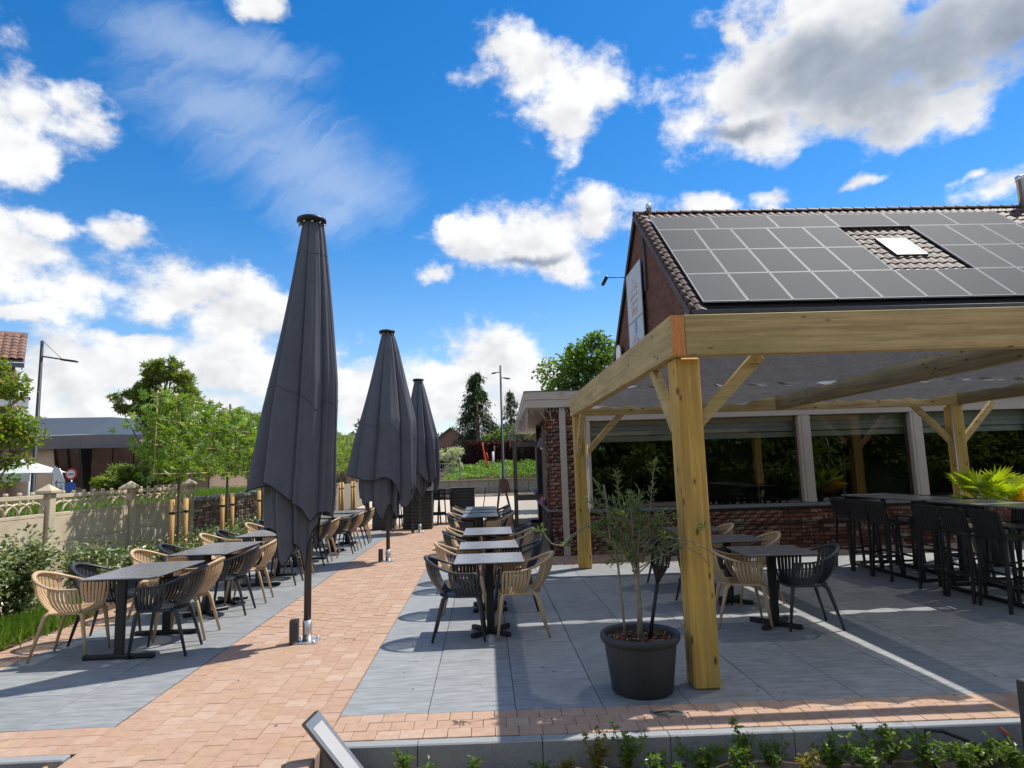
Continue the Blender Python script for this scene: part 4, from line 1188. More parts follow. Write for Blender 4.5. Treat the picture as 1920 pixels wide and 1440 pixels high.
for i, x in enumerate((3.3, 5.42, 7.15)):
    t = thing('dried_grass_vase', 'glass vase of dried pampas grass on the %s window ledge' % ('left', 'middle', 'right')[i], 'vase', (x, 12.75 - .028 * (x - 2), .84), 0, 'pampas vases inside')
    MB().lathe([(.05, 0), (.055, .1), (.03, .2), (.025, .30), (.03, .32)], 14, capt=False).build('vase', M['vase'], t)
    st = MB(); P = []
    for k in range(4):
        a = k * 1.6 + i; e = (math.cos(a) * .05, math.sin(a) * .04, .62 + .06 * (k % 3))
        st.tube([(0, 0, .05), (e[0] * .5, e[1] * .5, .4), e], .003, 4, False)
        for q in np.linspace(0, 1, 130):
            P.append((e[0] + rg.normal() * .012 * (1.4 - q), e[1] + rg.normal() * .012, e[2] - .06 + q * .22))
    st.build('stems', M['pampas'], t)
    V, F = leaves(P, .035, 'oval', 0, .18, np.tile([0, 0, 1.], (len(P), 1)) + rg.normal(size=(len(P), 3)) * .35, rg=rg)
    fastmesh('plumes', V, F, M['pampas'], t)
t = thing('counter_items', 'pink box and dark till on the serving counter sill', 'box', (1.32, 13.75, .856))
MB().box(-.14, .1, -.05, .25, .0, .16, .01).build('pink_carton', M['pink'], t)
MB().box(-.12, .14, -.35, -.1, .0, .12, .02).build('till', M['anthr'], t)
MB().box(-.11, .13, -.30, -.12, .12, .15, .01).build('till_lid', M['steel'], t)

# ------------------------------------------------------------------ main house with pitched roof
hs = thing('brick_house', 'dark brick house with solar panels on its tiled roof', 'building', (4.5, 13.35, 0), R(-.6))
EZ, RY, RZ, HL = 5.02, 4.15, 8.72, 16.0
m, t_ = newmat('house_brickwork')
tc = t_.n('TexCoord').outputs['Object']
sp3 = t_.n('SeparateXYZ', {0: tc})
cb = t_.n('CombineXYZ', {0: t_.math('ADD', sp3.outputs[0], sp3.outputs[1]), 1: sp3.outputs[2], 2: 0.}).outputs[0]
bt = t_.n('TexBrick', {'Vector': cb, 'Color1': (.185, .068, .042, 1), 'Color2': (.095, .038, .027, 1), 'Mortar': (.12, .095, .08, 1), 'Scale': 1., 'Mortar Size': .007, 'Mortar Smooth': .2, 'Bias': -.1, 'Brick Width': .215, 'Row Height': .068})
nn = t_.noise(tc, 3, 5, .6)
cx = t_.n('HueSaturation', {'Value': t_.math('ADD', .6, t_.math('MULTIPLY', nn, .85)), 'Color': bt.outputs[0]}).outputs[0]
pb_ = t_.n('BsdfPrincipled', {'Base Color': cx, 'Roughness': .9, 'Specular IOR Level': .2, 'Normal': t_.n('Bump', {'Strength': .7, 'Distance': .01, 'Height': t_.math('SUBTRACT', t_.math('MULTIPLY', t_.noise(tc, 40, 3), .3), bt.outputs['Fac'])}).outputs[0]})
t_.n('OutputMaterial', {0: pb_.outputs[0]})
M['hbrick'] = m
MB().prism([(0, 0, 2.9), (0, 2 * RY, 2.9), (0, 2 * RY, EZ), (0, RY, RZ), (0, 0, EZ)], (HL, 0, 0)).build('wall', M['hbrick'], hs)
ang = math.atan2(RZ - EZ, RY); ca_, sa_ = math.cos(ang), math.sin(ang)
def rp(x, t, h):       # point on the front roof slope: along eave, up the slope, above it
    return (x, -.30 + ca_ * t - sa_ * h, EZ - .30 * math.tan(ang) + .06 + sa_ * t + ca_ * h)
SL = (RY + .30) / ca_
rot_slope = (ang, 0, 0)
rf = MB()
rf.add([rp(-.06, 0, 0), rp(HL, 0, 0), rp(HL, SL, 0), rp(-.06, SL, 0)], [(0, 1, 2, 3)])
rf.add([rp(-.06, 0, -.06), rp(HL, 0, -.06), rp(HL, SL, -.06), rp(-.06, SL, -.06)], [(3, 2, 1, 0)])
b0 = rp(0, SL, 0)
rf.add([(-.06, b0[1], b0[2]), (HL, b0[1], b0[2]), (HL, 2 * RY + .3, EZ - .2), (-.06, 2 * RY + .3, EZ - .2)], [(0, 1, 2, 3)])
rf.add([(-.06, b0[1], b0[2] - .12), (0.02, b0[1], b0[2] - .12), (.02, 2 * RY + .3, EZ - .32), (-.06, 2 * RY + .3, EZ - .32)], [(3, 2, 1, 0)])
roof = rf.build('roof', M['roofbase'], hs)
# one pantile, curved across
pt = MB(); W_, T_ = .235, .37
prof = [(W_ * i / 8, .035 * math.sin(math.pi * i / 8) ** 1.5 if i <= 5 else .035 * math.sin(math.pi * 5 / 8) ** 1.5 * (8 - i) / 3) for i in range(9)]
vs = [(x, 0, h + .028) for x, h in prof] + [(x, T_, h) for x, h in prof] + [(x, 0, h) for x, h in prof]
pt.add(vs, [(i, i + 1, i + 10, i + 9) for i in range(8)], True)
pt.add(vs, [(i + 18, i + 19, i + 1, i) for i in range(8)])
ptm = pt.mesh('roof_tile', M['rooftile'])
def rtile(x, t):
    inst('roof_tile', ptm, roof, rp(x, t, .012), rot_slope)
nrow = int(SL / .31)
rows = [i * .31 for i in range(nrow + 1)]
vm_ = MB(); vm_.tube([(-.03, -.02, .045), (-.03, .33, .03)], [.075, .062], 12, True, .75, (0, 0, 1)); vm_.box(-.105, -.075, -.02, .32, -.13, .03, .006)
vmesh = vm_.mesh('verge_tile', M['rooftile'])
for t in rows[:-1]:
    inst('verge_tile', vmesh, roof, rp(0, t, .02), (ang - .07, 0, 0))
    rtile(.05, t)
PX0 = .24; PW = .985; PH = 1.40; PT0 = .22
rh = [PT0, PT0 + PH, PT0 + 2 * PH, PT0 + 3 * PH]
cut = (PX0 + 5 * PW, PX0 + 7 * PW, rh[1], rh[3])
tx = cut[0] - .1
while tx < cut[1] + .05:
    for t in rows:
        if cut[2] - .25 < t < cut[3] + .02:
            rtile(tx, t)
    tx += W_
tx = PX0 + 6 * 1.66
while tx < HL - .2:
    for t in rows:
        if t > rh[3] - .15 and t < SL - .2:
            rtile(tx, t)
    tx += W_
tx = .0
while tx < HL:
    rtile(tx, SL - .36); tx += W_
ml = MB().lathe([(.11, 0), (.12, .02), (.10, .37)], 14)
rmesh = MB()
pr = [(.12 * math.cos(math.pi * i / 8), .11 * math.sin(math.pi * i / 8)) for i in range(9)]
vs = [(0, a, b + .01) for a, b in pr] + [(.36, a * .9, b * .9) for a, b in pr]
rmesh.add(vs, [(i, i + 1, i + 10, i + 9) for i in range(8)], True)
rme = rmesh.mesh('ridge_tile', M['rooftile'])
x = -.1
while x < HL:
    inst('ridge_tile', rme, roof, (x, RY, rp(0, SL, 0)[2] - .0)); x += .34
for t in rows[:-1]:     # verge of the rear slope
    inst('verge_tile', vmesh, roof, (0, 2 * RY + .3 - ca_ * t, EZ - .2 + sa_ * t), (ang + .03, 0, math.pi), (-1, 1, 1))
# solar panels
m, t_ = newmat('solar_cells')
tc = t_.n('TexCoord').outputs['Object']
sx = t_.n('SeparateXYZ', {0: tc})
ln = t_.math('GREATER_THAN', t_.math('FRACT', t_.math('MULTIPLY', sx.outputs[1], 26.)), .93)
ri = t_.n('ObjectInfo').outputs['Random']
cc_ = t_.mix(t_.math('MULTIPLY', ln, .25), t_.mix(ri, (.032, .036, .046, 1), (.046, .050, .060, 1)), (.07, .075, .09, 1))
p_ = t_.n('BsdfPrincipled', {'Base Color': cc_, 'Roughness': .74, 'Specular IOR Level': .20})
t_.n('OutputMaterial', {0: p_.outputs[0]})
M['solar'] = m
def panel_mesh(w_, h_):
    a = MB().box(.012, w_ - .012, .012, h_ - .012, 0, .004).mesh('solar_panel', M['solar'])
    f = MB()
    for q in ((0, w_, 0, .0115), (0, w_, h_ - .0115, h_), (0, .0115, .0118, h_ - .0118), (w_ - .0115, w_, .0118, h_ - .0118)):
        f.box(q[0], q[1], q[2], q[3], -.03, .0065)
    return a, f.mesh('panel_frame', M['frame_al'])
pmA = panel_mesh(PW - .022, PH - .022); pmB = panel_mesh(1.66 - .022, .95)
def panel(me, x, t):
    o = inst('solar_panel', me[0], roof, rp(x, t, .13), rot_slope)
    inst('panel_frame', me[1], roof, rp(x, t, .13), rot_slope)
for r in range(3):
    c = 0
    while PX0 + (c + 1) * PW < HL:
        if not (r in (1, 2) and c in (5, 6)):
            panel(pmA, PX0 + c * PW, rh[r])
        c += 1
for c in range(6):
    panel(pmB, PX0 + c * 1.66, rh[3])
# roof window in the gap
kx = (cut[0] + cut[1]) / 2 - .36; kt = (cut[2] + cut[3]) / 2 - .45
def on_roof(mb): return mb
sk = MB()
for q in ((0, .80, 0, .06), (0, .80, 1.0, 1.06), (0, .06, .06, 1.0), (.74, .80, .06, 1.0)):
    sk.box(q[0], q[1], q[2], q[3], .0, .06)
so_ = inst('roof_window', sk.mesh('roof_window', M['anthr']), roof, rp(kx, kt, .04), rot_slope)
skg = inst('roof_window_glass', MB().box(.06, .74, .06, 1.0, .03, .05).mesh('roof_window_glass', mat('skylight_glass', (.62, .66, .64), .25, .15, 3, spec=.6)), roof, rp(kx, kt, .04), rot_slope)
# gutter, downpipe, barge, flues
gt = MB()
pr = [(.075 * math.cos(math.pi + math.pi * i / 10), .075 * math.sin(math.pi + math.pi * i / 10)) for i in range(11)]
gy0, gz0 = rp(0, 0, 0)[1] - .06, rp(0, 0, 0)[2] - .0
vs = [(-.08, gy0 + a, gz0 + b) for a, b in pr] + [(HL, gy0 + a, gz0 + b) for a, b in pr]
gt.add(vs, [(i, i + 11, i + 12, i + 1) for i in range(10)], True)
gt.tube([(-.08, gy0 - .078, gz0 + .002), (HL, gy0 - .078, gz0 + .002)], .012, 6)
gut = gt.build('gutter', M['zinc'], hs)
for i in range(22):
    MB().box(.3 + i * .72, .325 + i * .72, gy0 - .082, gy0 + .07, gz0 - .085, gz0 - .078).build('gutter_bracket', M['zinc'], gut)
MB().box(-.05, HL, -.10, -.02, EZ - .38, EZ - .12).build('eaves_board', M['anthr'], hs)
MB().box(-.07, .0, -.24, .12, EZ - .30, EZ - .02).build('eaves_end_box', M['zinc'], hs)
MB().tube([(4.6, gy0, gz0 - .07), (4.6, gy0 + .02, gz0 - .3), (4.6, -.06, gz0 - .45), (4.6, -.06, 3.2)], .045, 10).build('downpipe', M['zinc'], hs)
f1 = MB().lathe([(.075, -.25), (.075, .17), (.095, .18), (.095, .25), (.06, .33)], 16, (.36, RY - .02, RZ + .05))
f1.build('flue', M['steel'], hs)
MB().lathe([(.12, -.6), (.12, .85), (.135, .86), (.135, 1.0), (.11, 1.02)], 20, (11.45, RY - .1, RZ)).build('chimney_flue', M['steel'], hs)
MB().tube([(-.06, 3.35, 6.3), (-.06, 3.35, 7.85)], .04, 8).build('gable_pipe', M['zinc'], hs)
# banner on the gable (pale cloth with faint printed motifs)
t = thing('gable_banner', 'tall pale banner with faded printed pictures on the house gable', 'banner', (4.44, 16.95, 4.15), 0)
MB().box(-.02, .0, 0, 1.75, 0, 3.15).build('board', M['banner'], t)
for y0, y1, z0, z1 in ((-.04, 0., 0, 3.15), (1.75, 1.79, 0, 3.15), (0., 1.75, 1.60, 1.63)):
    MB().box(-.03, -.0205, y0, y1, z0, z1).build('banner_edge', M['fasc_grey'], t)
rg = np.random.default_rng(21)
def blot(cy, cz, ry, rz_, m, i):
    n = 26; ph = rg.uniform(0, 6, 3)
    ps = []
    for k in range(n):
        a = 2 * math.pi * k / n; q = 1 + .22 * math.sin(2 * a + ph[0]) + .13 * math.sin(5 * a + ph[1])
        ps.append((-.0208 - .0012 * i, cy + ry * q * math.cos(a), cz + rz_ * q * math.sin(a)))
    MB().add(ps, [tuple(range(n))]).build('print', m, t)
fade_b = mat('faded_blue_print', (.22, .30, .50), .7, .3, 6); fade_p = mat('faded_pink_print', (.55, .38, .40), .7, .3, 6); fade_o = mat('faded_orange_print', (.60, .42, .34), .7, .3, 6); fade_g = mat('faded_grey_print', (.52, .54, .60), .7, .2, 6)
for i, (a, b, c, d, mm) in enumerate(((.62, 1.45, .16, .22, fade_b), (.42, .98, .20, .30, fade_g), (.78, 1.0, .14, .26, fade_p), (.5, .85, .12, .2, fade_b), (.60, .42, .18, .2, fade_b), (.85, .5, .12, .16, fade_p), (.4, .35, .12, .14, fade_g))):
    blot(a * 1.45 - .05, b * .85 + .15, c * 1.3, d * .85, mm, i % 4)
sc_ = MB()
for k in range(3):
    pts = [(-.024, .45 + .085 * j, 2.32 + .2 * (k - 1) + .07 * math.sin(j * 1.9 + k) + .03 * math.sin(j * 4.1)) for j in range(11)]
    sc_.tube(pts, .012, 4, False)
for j in range(6):
    sc_.tube([(-.024, .5 + .14 * j, 1.75), (-.024, .56 + .13 * j, 1.86 + .06 * (j % 2)), (-.024, .58 + .1 * j, 1.96)], .011, 4, False)
sc_.tube([(-.024, .87 + .22 * math.cos(a), 2.62 + .16 * math.sin(a)) for a in np.linspace(0, math.pi, 9)], .010, 4, False)
sc_.build('faded_script', fade_o, t)
for i, (y, z) in enumerate(((18.9, 7.35), (21.2, 5.75))):
    t = thing('gable_floodlight', 'black arm floodlight', 'floodlight', (4.47, y, z), 0, 'floodlights on the gable')
    t['label'] = 'black arm floodlight on the gable ' + ('above the banner' if i == 0 else 'by the small arched plaque')
    MB().tube([(0, 0, 0), (-.62, 0, .0)], .014, 6).build('arm', M['black'], t)
    MB().box(-.05, .05, -.09, .09, -.17, .13, .02, Matrix.Translation((-.66, 0, -.08)) @ Matrix.Rotation(.5, 4, 'Y')).build('lamp_head', M['black'], t)
pl = MB()
ps = [(-.03, 20.05, 3.9), (-.03, 20.75, 3.9)] + [(-.03, 20.4 + .35 * math.cos(a), 4.85 + .32 * math.sin(a)) for a in np.linspace(0, math.pi, 9)]
pl.prism(ps, (.02, 0, 0))
tag(pl.build('arched_plaque', M['white'], None, (4.45, .0, .35)), 'small white arched plaque low on the house gable', 'plaque')

# ------------------------------------------------------------------ concrete fence
FX = -6.2
fe = thing('concrete_fence', 'weathered concrete panel fence with arched openwork top along the bed', 'fence', (FX, 0, 0))
PY = [5.2, 7.32, 9.44, 11.56, 13.80]
for y in PY:
    po = MB().box(-.075, .075, y - .07, y + .07, 0, 1.50, .01).build('fence_post', M['concrete'], fe)
    cp = MB()
    cp.box(-.115, .115, y - .11, y + .11, 1.502, 1.545, .006)
    cp.add([(-.105, y - .10, 1.546), (.105, y - .10, 1.546), (.105, y + .10, 1.546), (-.105, y + .10, 1.546), (0, y, 1.635)], [(0, 1, 4), (1, 2, 4), (2, 3, 4), (3, 0, 4)])
    cp.build('post_cap', M['concrete'], po)
for a, b in zip(PY, PY[1:]):
    y0, y1 = a + .072, b - .072
    for k in range(3):
        MB().box(-.02, .02, y0, y1, .01 + k * .39, .395 + k * .39, .006).build('fence_plate', M['concrete'], fe)
    ow = MB()
    ow.box(-.022, .022, y0, y1, 1.178, 1.225, .004)
    ow.box(-.022, .022, y0, y1, 1.43, 1.485, .004)
    n = 8; st = (y1 - y0) / n
    for i in range(n + 1):
        yy = y0 + st * i
        if 0 < i < n:
            ow.box(-.018, .018, yy - .018, yy + .018, 1.36, 1.4295)
            ow.box(-.021, .021, yy - .03, yy + .03, 1.4852, 1.53, .01)
    for i in range(n - 1):
        c0 = y0 + st * (i + 1)
        pts = [(0, c0 + st * math.cos(t), 1.222 + .16 * math.sin(t)) for t in np.linspace(0, math.pi, 11)]
        ow.tube(pts, .020, 4, True, 1., (1, 0, 0))
    ow.build('openwork_plate', M['concrete'], fe)

# ------------------------------------------------------------------ old brick wall beyond the fence
bw = thing('old_brick_wall', 'weathered old brick garden wall with rough stone top beyond the fence', 'wall', (FX, 0, 0))
MB().box(-.22, .0, 13.92, 34, 0, 1.12).build('wall_core', M['mortar_l'], bw)
cells = running(13.92, 27, 0, 1.12, .23, .076)
bricks(bw, lambda u, z: ((0., u, z), math.pi / 2), cells, 0, mats=(M['wallbrick'], M['wallbrick']), size=(.2, .08, .062))
cs = MB(); rg = np.random.default_rng(9)
y = 13.95
while y < 27:
    l_ = rg.uniform(.18, .42); z0 = 1.122; h_ = rg.uniform(.06, .13)
    mx = Matrix.Translation((-.10 + rg.uniform(-.03, .03), y + l_ / 2, z0 + h_ / 2)) @ Matrix.Rotation(rg.uniform(-.12, .12), 4, 'Z') @ Matrix.Rotation(rg.uniform(-.08, .08), 4, 'X')
    cs.box(-.16, .15, -l_ / 2, l_ / 2, -h_ / 2, h_ / 2, .02, mx); y += l_ * .96
cs.build('cope_stones', M['stonewall'], bw)
tag(MB().beam((-5.9, 14.35, .06), (-5.75, 14.8, .16), .2, .1).build('fallen_brick', M['housebrick']), 'loose red brick rubble at the foot of the old wall', 'rubble')
# raised verge behind that wall
v = MB(); v.box(-30, -6.45, 14.2, 27.5, -.2, .95)
vg = tag(v.build('raised_verge', M['soil_dark']), kind='structure')
n = 9000
P = np.stack([rg.uniform(-11, -6.5, n), rg.uniform(14.3, 27, n), np.full(n, .95)], 1)
V, F = leaves(P, .28, 'blade', 0, .8, np.stack([rg.normal(size=n) * .4, rg.normal(size=n) * .4, np.ones(n)], 1), rg=rg)
tag(fastmesh('verge_grass', V, F, L['grass']), 'grassy verge growing behind the old brick wall', 'grass', kind='stuff')

# ------------------------------------------------------------------ trained (espalier) trees with bamboo frames and stakes
for i in range(8):
    y = 11.5 + 2.1 * i
    rg = np.random.default_rng(40 + i)
    x0 = -5.35
    lb = ('nearest the camera', 'second from the camera', 'third from the camera', 'fourth from the camera', 'fifth from the camera', 'sixth from the camera', 'seventh from the camera', 'farthest from the camera')[i]
    t = thing('espalier_tree', 'flat-trained sweetgum tree on bamboo, %s' % lb, 'tree', (x0, y, 0), 0, 'trained trees along the fence')
    m_ = MB(); m_.tube([(0, 0, -.02), (.01, .02, .9), (0, -.01, 1.8), (.01, .02, 2.95)], [.032, .028, .024, .012], 8)
    for z in (1.78, 2.08, 2.38, 2.68, 2.95):
        for s in (-1, 1):
            m_.tube([(0, 0, z - .12), (0, s * .4, z), (rg.normal() * .03, s * .92, z + rg.normal() * .03)], [.012, .009, .004], 5)
    m_.build('trunk', M['bark'], t)
    P = []
    n = 1250 if i < 3 else 700
    yy = rg.uniform(-1., 1., n); zz = 1.68 + 1.42 * rg.uniform(0, 1, n) ** .9
    gap = np.sin(yy * 5.3 + i) * np.sin(zz * 6.1 + 2 * i) + rg.normal(size=n) * .35
    ok = gap > -.38
    P = np.stack([rg.normal(size=n) * .19, yy * 1.06, zz - .1 * rg.uniform(0, 1, n) ** 3], 1)[ok]
    D = np.stack([rg.normal(size=len(P)), rg.normal(size=len(P)), -.5 + .6 * rg.normal(size=len(P))], 1)
    V, F = leaves(P, .125, 'star', .35, .5, D, rg=rg)
    fastmesh('crown', V, F, L['gum'], t)
    f_ = thing('bamboo_frame', 'bamboo cane frame tied behind the trained tree %s' % lb, 'frame', (x0 + .06, y, 0), 0, 'bamboo frames')
    for yy_ in (-.98, -.33, .33, .98):
        MB().tube([(0, yy_, 1.62), (0, yy_ + .02, 3.12 + .06 * math.sin(yy_ * 9 + i))], .011, 6).build('cane', M['bamboo'], f_)
    for z in (1.74, 2.2, 2.62, 3.04):
        MB().tube([(.02, -1.04, z), (.02, 0, z - .012), (.02, 1.04, z)], .011, 6).build('cane', M['bamboo'], f_)
    for s in (-1, 1):
        st = thing('tree_stake', 'round peeled wooden stake on the %s side of the trained tree %s' % ('near' if s < 0 else 'far', lb), 'stake', (x0 + .02, y + s * .25, 0), 0, 'tree stakes')
        MB().tube([(0, 0, 0), (0, 0, 1.30)], .042, 12).build('pole', M['stake'], st)
        MB().lathe([(.0445, 1.05), (.0445, 1.09)], 12, capb=False, capt=False).build('band', M['rubber'], st)
        MB().beam((0, 0, 1.075), (-.02, -s * .22, 1.06), .006, .03).build('strap', M['rubber'], st)

# ------------------------------------------------------------------ shrubs in the bed
def bush(label, x, y, h, rx, ry, n, size, lm, seed, group, cat='shrub', name='shrub', asp=.5):
    rg = np.random.default_rng(seed)
    t = thing(name, label, cat, (x, y, .0), 0, group)
    st = MB(); P = []; D = []
    ns = 16
    for k in range(ns):
        a = rg.uniform(0, 2 * math.pi); q = rg.uniform(.35, 1.)
        e = Vector((math.cos(a) * rx * q, math.sin(a) * ry * q, h * (1.12 - .55 * q * q * rg.uniform(.3, 1))))
        b = Vector((math.cos(a) * .05, math.sin(a) * .05, 0))
        mid = b.lerp(e, .5) + Vector((0, 0, .12 * h))
        st.tube([b, mid, e], [.012, .008, .003], 5, False)
        for j in range(n // ns):
            u = rg.uniform(.2, 1.05) ** .8
            c = (b * (1 - u) ** 2 + mid * (2 * u * (1 - u)) + e * u * u)
            P.append(tuple(c + Vector(rg.normal(size=3)) * .085)); D.append((math.cos(a) + rg.normal() * .7, math.sin(a) + rg.normal() * .7, .5 + rg.normal() * .6))
    st.build('stems', M['bark'], t)
    V, F = leaves(P, size, 'oval', .6, asp, np.array(D), rg=rg)
    fastmesh('foliage', V, F, lm, t)
    return t
SB = [(-5.5, 7.0, 1.0, .5, .5, 3400), (-5.5, 7.85, .88, .45, .36, 2800), (-5.6, 9.65, .60, .38, .36, 2000), (-5.6, 10.5, .50, .36, .38, 1700), (-5.5, 11.5, .48, .38, .42, 1700), (-5.55, 12.6, .56, .4, .45, 1800), (-5.5, 13.7, .52, .4, .45, 1600), (-5.55, 14.9, .6, .42, .5, 1700), (-5.5, 16.2, .58, .42, .5, 1400), (-5.5, 17.6, .58, .42, .5, 1300)]
for i, (x, y, h, rx, ry, n) in enumerate(SB):
    wh = ('at the left edge of the view', 'second along the fence, beside the nearest fence post', 'third along the fence, against bare concrete', 'fourth along the fence', 'fifth along the fence, by the first stakes', 'sixth along the fence', 'seventh along the fence', 'eighth along the fence, by the old brick wall', 'ninth along the fence', 'tenth along the fence')[i]
    bush('glossy pale-green evergreen shrub ' + wh, x, y, h, rx, ry, int(n * 1.25), .066, L['elae'], 60 + i, 'evergreen shrubs along the fence')
rg = np.random.default_rng(77)
n = 6500
c = np.array([(-5.15, 6.9), (-5.2, 7.35), (-5.1, 7.8), (-5.25, 6.5), (-5.15, 8.3), (-5.3, 6.1)])
k = rg.integers(0, len(c), n)
P = np.concatenate([c[k] + rg.normal(size=(n, 2)) * np.array([.12, .16]), np.full((n, 1), .02)], 1)
V, F = leaves(P, .20, 'blade', 0, .5, np.stack([rg.normal(size=n) * .38, rg.normal(size=n) * .38, np.ones(n)], 1), rg=rg)
tag(fastmesh('tufted_grass', V, F, L['grass']), 'bright green tufted grass at the left front of the bed', 'grass', kind='stuff')

# ------------------------------------------------------------------ olive in its pot
t = thing('potted_olive', 'young olive tree in a large anthracite pot beside the corner post', 'potted plant', (1.13, 4.97, 0))
pp = [(.215, .004), (.225, .01), (.262, .30), (.268, .345), (.268, .35), (.288, .362), (.298, .385), (.298, .405), (.288, .418), (.268, .415), (.262, .395), (.25, .33)]
MB().lathe(pp, 48, capt=False).build('pot', M['pot'], t)
MB().lathe([(.0, .345), (.254, .345)], 24, capb=False, capt=False).build('pot_soil', M['soil_dark'], t)
rg = np.random.default_rng(8)
n = 620; a = rg.uniform(0, 6.28, n); r_ = .245 * np.sqrt(rg.uniform(0, 1, n))
V, F = leaves(np.stack([r_ * np.cos(a), r_ * np.sin(a), rg.uniform(.348, .375, n)], 1), .045, 'oval', 1., .45, rg=rg)
fastmesh('bark_chips', V, F, M['chips'], t)
tk = MB(); P = []; D = []
tk.tube([(0, 0, .34), (.012, .01, .6), (.0, 0, .82), (.02, .01, 1.0)], [.024, .02, .019, .016], 10)
def twig(p0, p1, r0, n=26, bend=.05, leafy=.35, up=.03):
    p0 = Vector(p0); p1 = Vector(p1); mid = (p0 + p1) / 2 + Vector((rg.normal() * bend, rg.normal() * bend, up))
    pts = [p0 * (1 - u) ** 2 + mid * 2 * u * (1 - u) + p1 * u * u for u in np.linspace(0, 1, 8)]
    tk.tube(pts, [r0 * (1 - .75 * u) for u in np.linspace(0, 1, 8)], 5, False)
    for j in range(n):
        u = leafy + (1 - leafy) * rg.uniform(0, 1) ** .7
        c = p0 * (1 - u) ** 2 + mid * 2 * u * (1 - u) + p1 * u * u
        d = (p1 - p0).normalized()
        P.append(tuple(c)); D.append(tuple(Vector((d.x + rg.normal() * .6, d.y + rg.normal() * .6, d.z + .35 + rg.normal() * .5))))
    return pts
for k in range(22):
    a = rg.uniform(0, 6.28); q = rg.uniform(.12, .46); z = rg.uniform(.92, 1.5)
    b = (rg.normal() * .02, rg.normal() * .02, rg.uniform(.8, 1.02))
    pts = twig(b, (q * math.cos(a), q * .8 * math.sin(a), z), .006, 20, .05)
    for s in range(2):
        p = pts[rg.integers(3, 6)]
        twig(p, p + Vector((rg.normal() * .10, rg.normal() * .1, rg.uniform(.02, .16))), .003, 10, .02, .3)
twig((.0, 0, .92), (-.10, .02, 1.62), .008, 40, .04, .5); twig((0.05, 0, .92), (.20, .05, 1.68), .008, 44, .04, .5); twig((0, 0, .9), (-.28, -.02, 1.52), .008, 36, .04, .5)
def whip(pts, tips):
    tk.tube(pts, .0045, 5, False)
    for p in tips:
        for j in range(16):
            P.append(tuple(Vector(p) + Vector(rg.normal(size=3)) * .012)); D.append((rg.normal() * .7, rg.normal() * .7, .5 + rg.normal() * .4))
whip([(-.02, 0, 1.0), (-.2, -.05, 1.22), (-.36, -.06, 1.235), (-.5, -.08, 1.15), (-.57, -.1, 1.08), (-.65, -.1, 1.10), (-.72, -.1, 1.2)], [(-.72, -.1, 1.2), (-.2, -.05, 1.22)])
whip([(-.02, 0, 1.0), (-.22, 0, 1.2), (-.38, -.03, 1.21), (-.52, -.05, 1.11), (-.56, -.06, 1.08)], [(-.52, -.05, 1.08)])
whip([(0, 0, .95), (.18, -.1, 1.12), (.35, -.14, 1.10), (.48, -.15, 1.04), (.56, -.15, .99)], [(.27, -.12, 1.13), (.47, -.15, 1.18)])
whip([(0, 0, .95), (.14, -.1, 1.02), (.3, -.16, 1.08), (.46, -.16, .98), (.52, -.16, .90)], [(.2, -.12, 1.06)])
tk.build('trunk', M['bark_g'], t)
V, F = leaves(P, .060, 'oval', .3, .24, np.array(D), rg=rg)
fastmesh('foliage', V, F, L['olive'], t)
MB().tube([(-.11, -.02, .33), (-.14, -.01, .9), (-.22, .0, 1.52)], [.0095, .009, .008], 8).build('support_stake', M['bark_g'], t)
tl = thing('solar_torch', 'black slatted solar torch leaning in the olive pot', 'garden light', (1.20, 4.97, .34), 0)
tl.rotation_euler = (0, .20, 0)
MB().tube([(0, 0, 0), (0, 0, .48)], .014, 10).build('stem', M['black2'], tl)
cg = MB()
cg.lathe([(.014, .44), (.028, .48), (.05, .53), (.066, .57)], 12, capt=False)
for k in range(12):
    a = 2 * math.pi * k / 12
    cg.tube([(.066 * math.cos(a), .066 * math.sin(a), .565), (.072 * math.cos(a), .072 * math.sin(a), .72)], .006, 5)
for z in np.linspace(.585, .70, 9):
    cg.lathe([(.067, z), (.070, z + .006)], 16, capb=False, capt=False)
cg.lathe([(.072, .715), (.078, .725), (.078, .745), (.05, .76)], 16)
cg.build('lamp_cage', M['black2'], tl)
MB().lathe([(.03, .56), (.035, .6), (.03, .70)], 12).build('diffuser', M['lens'], tl)

